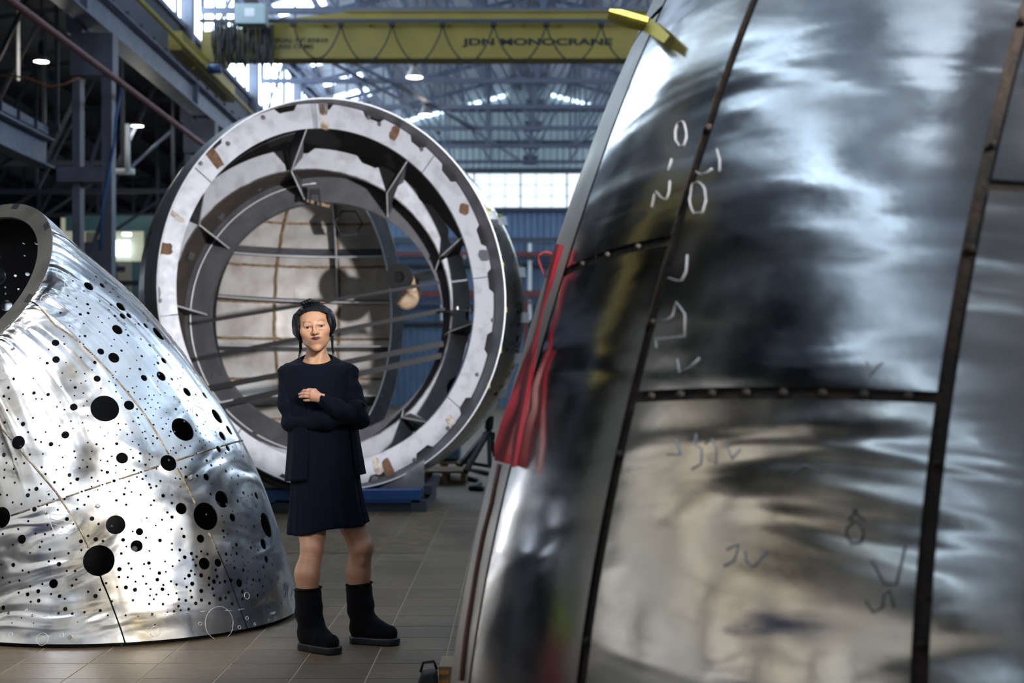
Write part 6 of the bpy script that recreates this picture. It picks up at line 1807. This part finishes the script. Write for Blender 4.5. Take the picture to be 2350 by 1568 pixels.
# ---- hair
def hair_sdf(P):
    q = to_head(P)
    d = ell3(q, (0, .019, .027), (.082, .101, .082))
    d = smin(d, ell3(q, (0, .050, -.020), (.080, .072, .085)), .03)
    d = smin(d, ell3(q, (-.074, .002, -.012), (.021, .060, .066)), .045)
    d = smin(d, ell3(q, (.072, .004, -.008), (.019, .058, .062)), .045)
    d = smin(d, ell3(q, (-.078, -.010, -.038), (.015, .036, .034)), .02)
    # face opening: everything in front, below the fringe line
    X, Y, Z = q.T
    fr = .073 - 4.6 * X ** 2 - .0010 * np.sin(X * 1100) * np.exp(-((X - .01) / .03) ** 2) - .04 * X
    face = np.maximum(np.maximum(Z - fr, np.abs(X + .001) - (.0635 + .0012 * np.sin(Z * 260) + .012 * np.clip((.02 - Z) / .1, 0, 1))), Y + .018)
    d = smax(d, -face, .004)
    low = np.maximum(Z * 0 - (Z + .058 + .25 * np.abs(X + .07) * (X < 0)) , -1)          # cut the curtain bottoms
    d = smax(d, -(Z + .066 - 1.3 * np.clip(np.abs(X) - .066, 0, 1) - .012 * (X > 0)), .006)
    d = d + .0005 * np.sin(X * 420 + 2 * np.sin(Z * 40) + Y * 200)
    b_ = smin(cap(q, (-.040, -.018, .108), (-.008, -.024, .116), .0105), cap(q, (-.008, -.024, .116), (.016, -.020, .109), .0105, .009), .008)
    b_ = smin(b_, cap(q, (.000, -.005, .105), (.030, -.012, .105), .010, .007), .008)
    b_ = b_ + .0012 * np.sin(X * 420 + Z * 300)
    return smin(d, b_, .006)
Vh, Fh = surface_nets(hair_sdf, (-.175, -.19, 1.34), (.10, .13, 1.60), .0021)
hair = np_obj('hair', relax(Vh, Fh, 1, .4), Fh, M['hair'], woman)
# loose strands at the nape, fringe tips, a clip
rgx = random.Random(9)
for s, n_ in ((-1, 7), (1, 6)):
    for i in range(n_):
        a = from_head((s * (.070 + .006 * rgx.random()), .012 + .02 * rgx.random(), -.05))
        b_ = np.array([-.035 + s * (.060 + .018 * rgx.random()), -.02 + .02 * rgx.random(), 1.335]); c_ = np.array([-.035 + s * (.068 + .035 * rgx.random()), -.03 + .03 * rgx.random(), 1.275 + .03 * rgx.random()])
        P_ = []
        for t in np.linspace(0, 1, 9): P_.append(Vector((1 - t) ** 2 * a + 2 * t * (1 - t) * b_ + t * t * c_) + W0)
        mb = MB(); mb.tube(P_, [.0035 * (1 - .8 * k / 8) for k in range(9)], 5); mb.build('loose_strand', M['hair'], woman, smooth=True)
a = Vector(from_head((.036, -.018, .104))) + W0; b_ = Vector(from_head((.062, -.012, .098))) + W0
mb = MB(); mb.tube([a, (a + b_) / 2 + Vector((0, 0, .002)), b_], [.0045, .0055, .003], 8); mb.build('hair_clip', mat('brown_clip', (.10, .06, .045), .4), woman, smooth=True)

# ---- dress: lofted rings
def loft(name, rows, material, th0, th1, zfun, fold, n=120, thick=.004, closed=True):
    P_, N_ = [], []
    for (z, cx_, cy_, a, b_) in rows:
        row, nr = [], []
        for i in range(n if closed else n + 1):
            t = th0 + (th1 - th0) * i / n
            k = 1 + fold(t, z)
            x, y = cx_ + a * k * math.cos(t), cy_ + b_ * k * math.sin(t)
            row.append(Vector((x, y, zfun(t, z, x))) + W0); nr.append(Vector((math.cos(t) / a, math.sin(t) / b_, 0)).normalized())
        P_.append(row); N_.append(nr)
    mb = MB(); mb.slab(P_, N_, thick, wrap=closed); return mb.build(name, material, woman, smooth=True)
def interp_rows(tab, nz):
    tab = np.array(tab)[::-1]; zs = np.linspace(tab[0, 0], tab[-1, 0], nz)
    k = tab[:, 0]; out = []
    for z in zs:
        r = [z]
        for c in range(1, 5):
            y = tab[:, c]; m_ = np.gradient(y, k); i = min(max(np.searchsorted(k, z, 'right') - 1, 0), len(k) - 2); h = k[i + 1] - k[i]; t = (z - k[i]) / h
            r.append((2*t**3-3*t**2+1)*y[i] + (t**3-2*t**2+t)*h*m_[i] + (-2*t**3+3*t**2)*y[i+1] + (t**3-t**2)*h*m_[i+1])
        out.append(tuple(r))
    return out
DT = [(1.300, -.036, .000, .073, .068), (1.290, -.036, .000, .098, .080), (1.272, -.035, .002, .132, .092), (1.245, -.033, .0, .150, .098), (1.20, -.030, .0, .155, .104), (1.10, -.022, -.004, .145, .112), (1.0, -.012, -.006, .140, .116),
      (.90, -.004, -.006, .146, .120), (.80, .002, -.004, .153, .124), (.70, .006, -.002, .161, .130), (.60, .012, 0, .174, .138), (.523, .016, 0, .184, .146)]
def dz(t, z, x):
    w = max(0, (.62 - z) / .1); w = min(1, w)
    up = max(0, min(1, (z - 1.262) / .03))
    return z + w * (.15 * (x - .013) + .006 * math.sin(4 * t + 1)) + up * (.028 * math.sin(t) - .006)
def dfold(t, z):
    A = max(0, (1.0 - z) / .48); return A * (.028 * math.sin(9 * t + .6) + .020 * math.sin(14 * t + 2.0 + 2 * z) + .014 * math.sin(23 * t + 1)) + .006 * math.sin(5 * t + z * 22) * (1 if z < 1.2 else 0)
loft('dress', interp_rows(DT, 70), M['dress'], 0, 2 * PI, dz, dfold, n=220, thick=.004)
CT = [(1.255, -.034, .008, .140, .095), (1.20, -.030, .006, .163, .108), (1.10, -.020, .0, .160, .122), (1.0, -.010, -.002, .158, .128), (.92, -.004, -.002, .163, .132), (.84, -.001, 0, .172, .137), (.755, .001, 0, .181, .143)]
def cz(t, z, x):
    w = max(0, min(1, (.86 - z) / .1)); return z + w * (.085 * x)
def cfold(t, z):
    A = max(0, (1.05 - z) / .3); return A * (.018 * math.sin(8 * t + 1.3) + .014 * math.sin(15 * t + .4))
loft('cardigan_body', interp_rows(CT, 40), M['knit'], math.radians(-32), math.radians(250), cz, cfold, n=150, thick=.0045, closed=False)
# cardigan sleeves and shoulders
def sleeve_sdf(P):
    X, Y, Z = P.T
    d1 = cap(P, (-.105, .014, 1.258), (-.160, .010, 1.222), .034, .046)
    d1 = smin(d1, cap(P, (-.160, .010, 1.222), (-.156, -.018, 1.10), .048, .050), .03)
    d1 = smin(d1, cap(P, (-.156, -.018, 1.10), (-.140, -.040, 1.005), .050, .044), .03)
    f1 = smin(cap(P, (-.140, -.040, 1.005), (.02, -.135, 1.018), .046, .043), cap(P, (.02, -.135, 1.018), (.110, -.135, 1.040), .043, .040), .02)
    f1 = smin(f1, cap(P, (.110, -.135, 1.040), (.150, -.112, 1.075), .038, .030), .02)
    d1 = smin(d1, f1, .02)
    d2 = cap(P, (.035, .014, 1.258), (.100, .010, 1.225), .034, .044)
    d2 = smin(d2, cap(P, (.100, .010, 1.225), (.128, -.020, 1.115), .045, .048), .03)
    d2 = smin(d2, cap(P, (.128, -.020, 1.115), (.160, -.060, 1.020), .048, .046), .03)
    f2 = cap(P, (.160, -.060, 1.020), (.080, -.160, 1.064), .046, .042)
    f2 = smin(f2, cap(P, (.080, -.160, 1.064), (.022, -.187, 1.106), .042, .029), .02)
    d2 = smin(d2, f2, .02)
    d2 = smin(d2, cap(P, (.150, -.108, 1.066), (.168, -.085, 1.075), .032, .026), .018)
    w = .0030 * np.sin(75 * (Z + .55 * X + .3 * Y) + 2.2 * np.sin(23 * X)) + .0012 * np.sin(150 * (Z + .9 * X) + 3 * np.sin(30 * Z + 20 * Y)) * np.clip((Z - 1.0) * 12, 0, 1)
    d1 = d1 + w; d2 = d2 + w * 1.05
    # cuff: open the end of the sleeve towards the wrist
    return smin(d1, d2, .005)
Vs, Fs = surface_nets(sleeve_sdf, (-.235, -.26, .935), (.235, .085, 1.315), .0042)
np_obj('cardigan_sleeves', relax(Vs, Fs, 1), Fs, M['knit'], woman)
mb = MB()    # cuff rim at the wrist
c_ = Vector((.020, -.188, 1.107)) + W0; ax_ = (Vector(WR) - Vector((.080, -.160, 1.064))).normalized()
mb.lathe(c_, ax_, [(-.03, .032), (.008, .0285), (.013, .0275), (.013, .024), (.0, .021)], 28); mb.build('cuff', M['knit'], woman, smooth=True)
# gold ring
c_ = Vector(MC[2]).lerp(Vector(PIP[2]), .30) + W0; ax_ = (Vector(PIP[2]) - Vector(MC[2])).normalized()
mb = MB(); mb.lathe(c_, ax_, [(-.002, .0102), (.002, .0102), (.002, .0088), (-.002, .0088), (-.002, .0102)], 20); mb.box(c_ + Vector((.002, -.010, .002)), (.005, .004, .006)); mb.build('finger_ring', M['gold'], woman)
# neck of the dress: fine chain necklace
# ---- boots
def boot(heel, toe, top, dyb, wob):
    heel = np.array([heel[0] - W0.x, heel[1] - W0.y, 0.]); toe = np.array([toe[0] - W0.x, toe[1] - W0.y, 0.])
    d_ = (toe - heel) / np.linalg.norm(toe - heel)
    top = np.array(top); ank = heel + d_ * .012
    def sd(P):
        s = cap(P, ank + [0, 0, .075], ank * .4 + np.array([top[0], top[1], 0]) * .6 + [0, 0, .17], .050, .055)
        s = smin(s, cap(P, ank * .4 + np.array([top[0], top[1], 0]) * .6 + [0, 0, .17], top - [0, 0, .03], .055, .060), .03)
        s = np.maximum(s, P[:, 2] - top[2] - .12 * (P[:, 0] - top[0]) * 0)
        ft = cap(P, heel + [0, 0, .062], toe + [0, 0, .050], .046, .036)
        ft = smin(ft, cap(P, ank + [0, 0, .12], heel * .45 + toe * .55 + [0, 0, .066], .045, .040), .03)
        s = smin(s, ft, .03)
        s = s + .0032 * np.sin((P[:, 2] + .25 * (P[:, 0] - ank[0])) * wob) * np.exp(-((P[:, 2] - .13) / .06) ** 2)
        return np.maximum(s, .026 - P[:, 2])
    lo = np.minimum(np.minimum(heel, toe), top) - .085; hi = np.maximum(np.maximum(heel, toe), top) + .085; lo[2] = .01; hi[2] = top[2] + .02
    V, Fq = surface_nets(lambda P: sd(P.astype(np.float64)), lo, hi, .0042)
    t = np_obj('boot', relax(V, Fq, 1), Fq, M['suede'], woman)
    def so(P):
        q = P.copy(); q[:, 2] = 0
        a2 = cap(q, heel, toe, .050, .0415); b2 = cap(q, heel * .4 + toe * .6, toe, .047, .043)
        r2 = smin(a2, b2, .02); return smax(r2, np.abs(P[:, 2] - .017) - .0165, .006)
    lo[2] = -.01; hi[2] = .05
    V, Fq = surface_nets(lambda P: so(P.astype(np.float64)), lo, hi, .0042)
    np_obj('sole', relax(V, Fq, 1), Fq, M['soleM'], t)
    # rolled collar
    mb = MB(); P_ = [Vector((top[0] + .0585 * math.cos(a), top[1] + .0585 * math.sin(a), top[2] - .004 + .012 * math.cos(a) * wob / 90 * .5)) + W0 for a in np.linspace(0, 2 * PI, 40)[:-1]]
    mb.tube(P_, .0045, 8, closed=True); mb.build('collar', M['suede'], t, smooth=True)
    mb = MB(); P_ = [Vector((top[0] - .012, top[1] - .0605, top[2] - .01)) + W0, Vector(((top[0] + ank[0]) / 2 - .006, (top[1] + ank[1]) / 2 - .058, .18)) + W0, Vector((ank[0] + .004, ank[1] - .053, .07)) + W0]
    mb.tube(P_, .0022, 6); mb.build('seam', M['suede'], t, smooth=True)
boot((-.902, 6.31), (-.790, 6.215), wl(707, 1349, -.14), -.14, 78)
boot((-.690, 6.47), (-.552, 6.420), wl(824, 1338, .02), .02, 90)
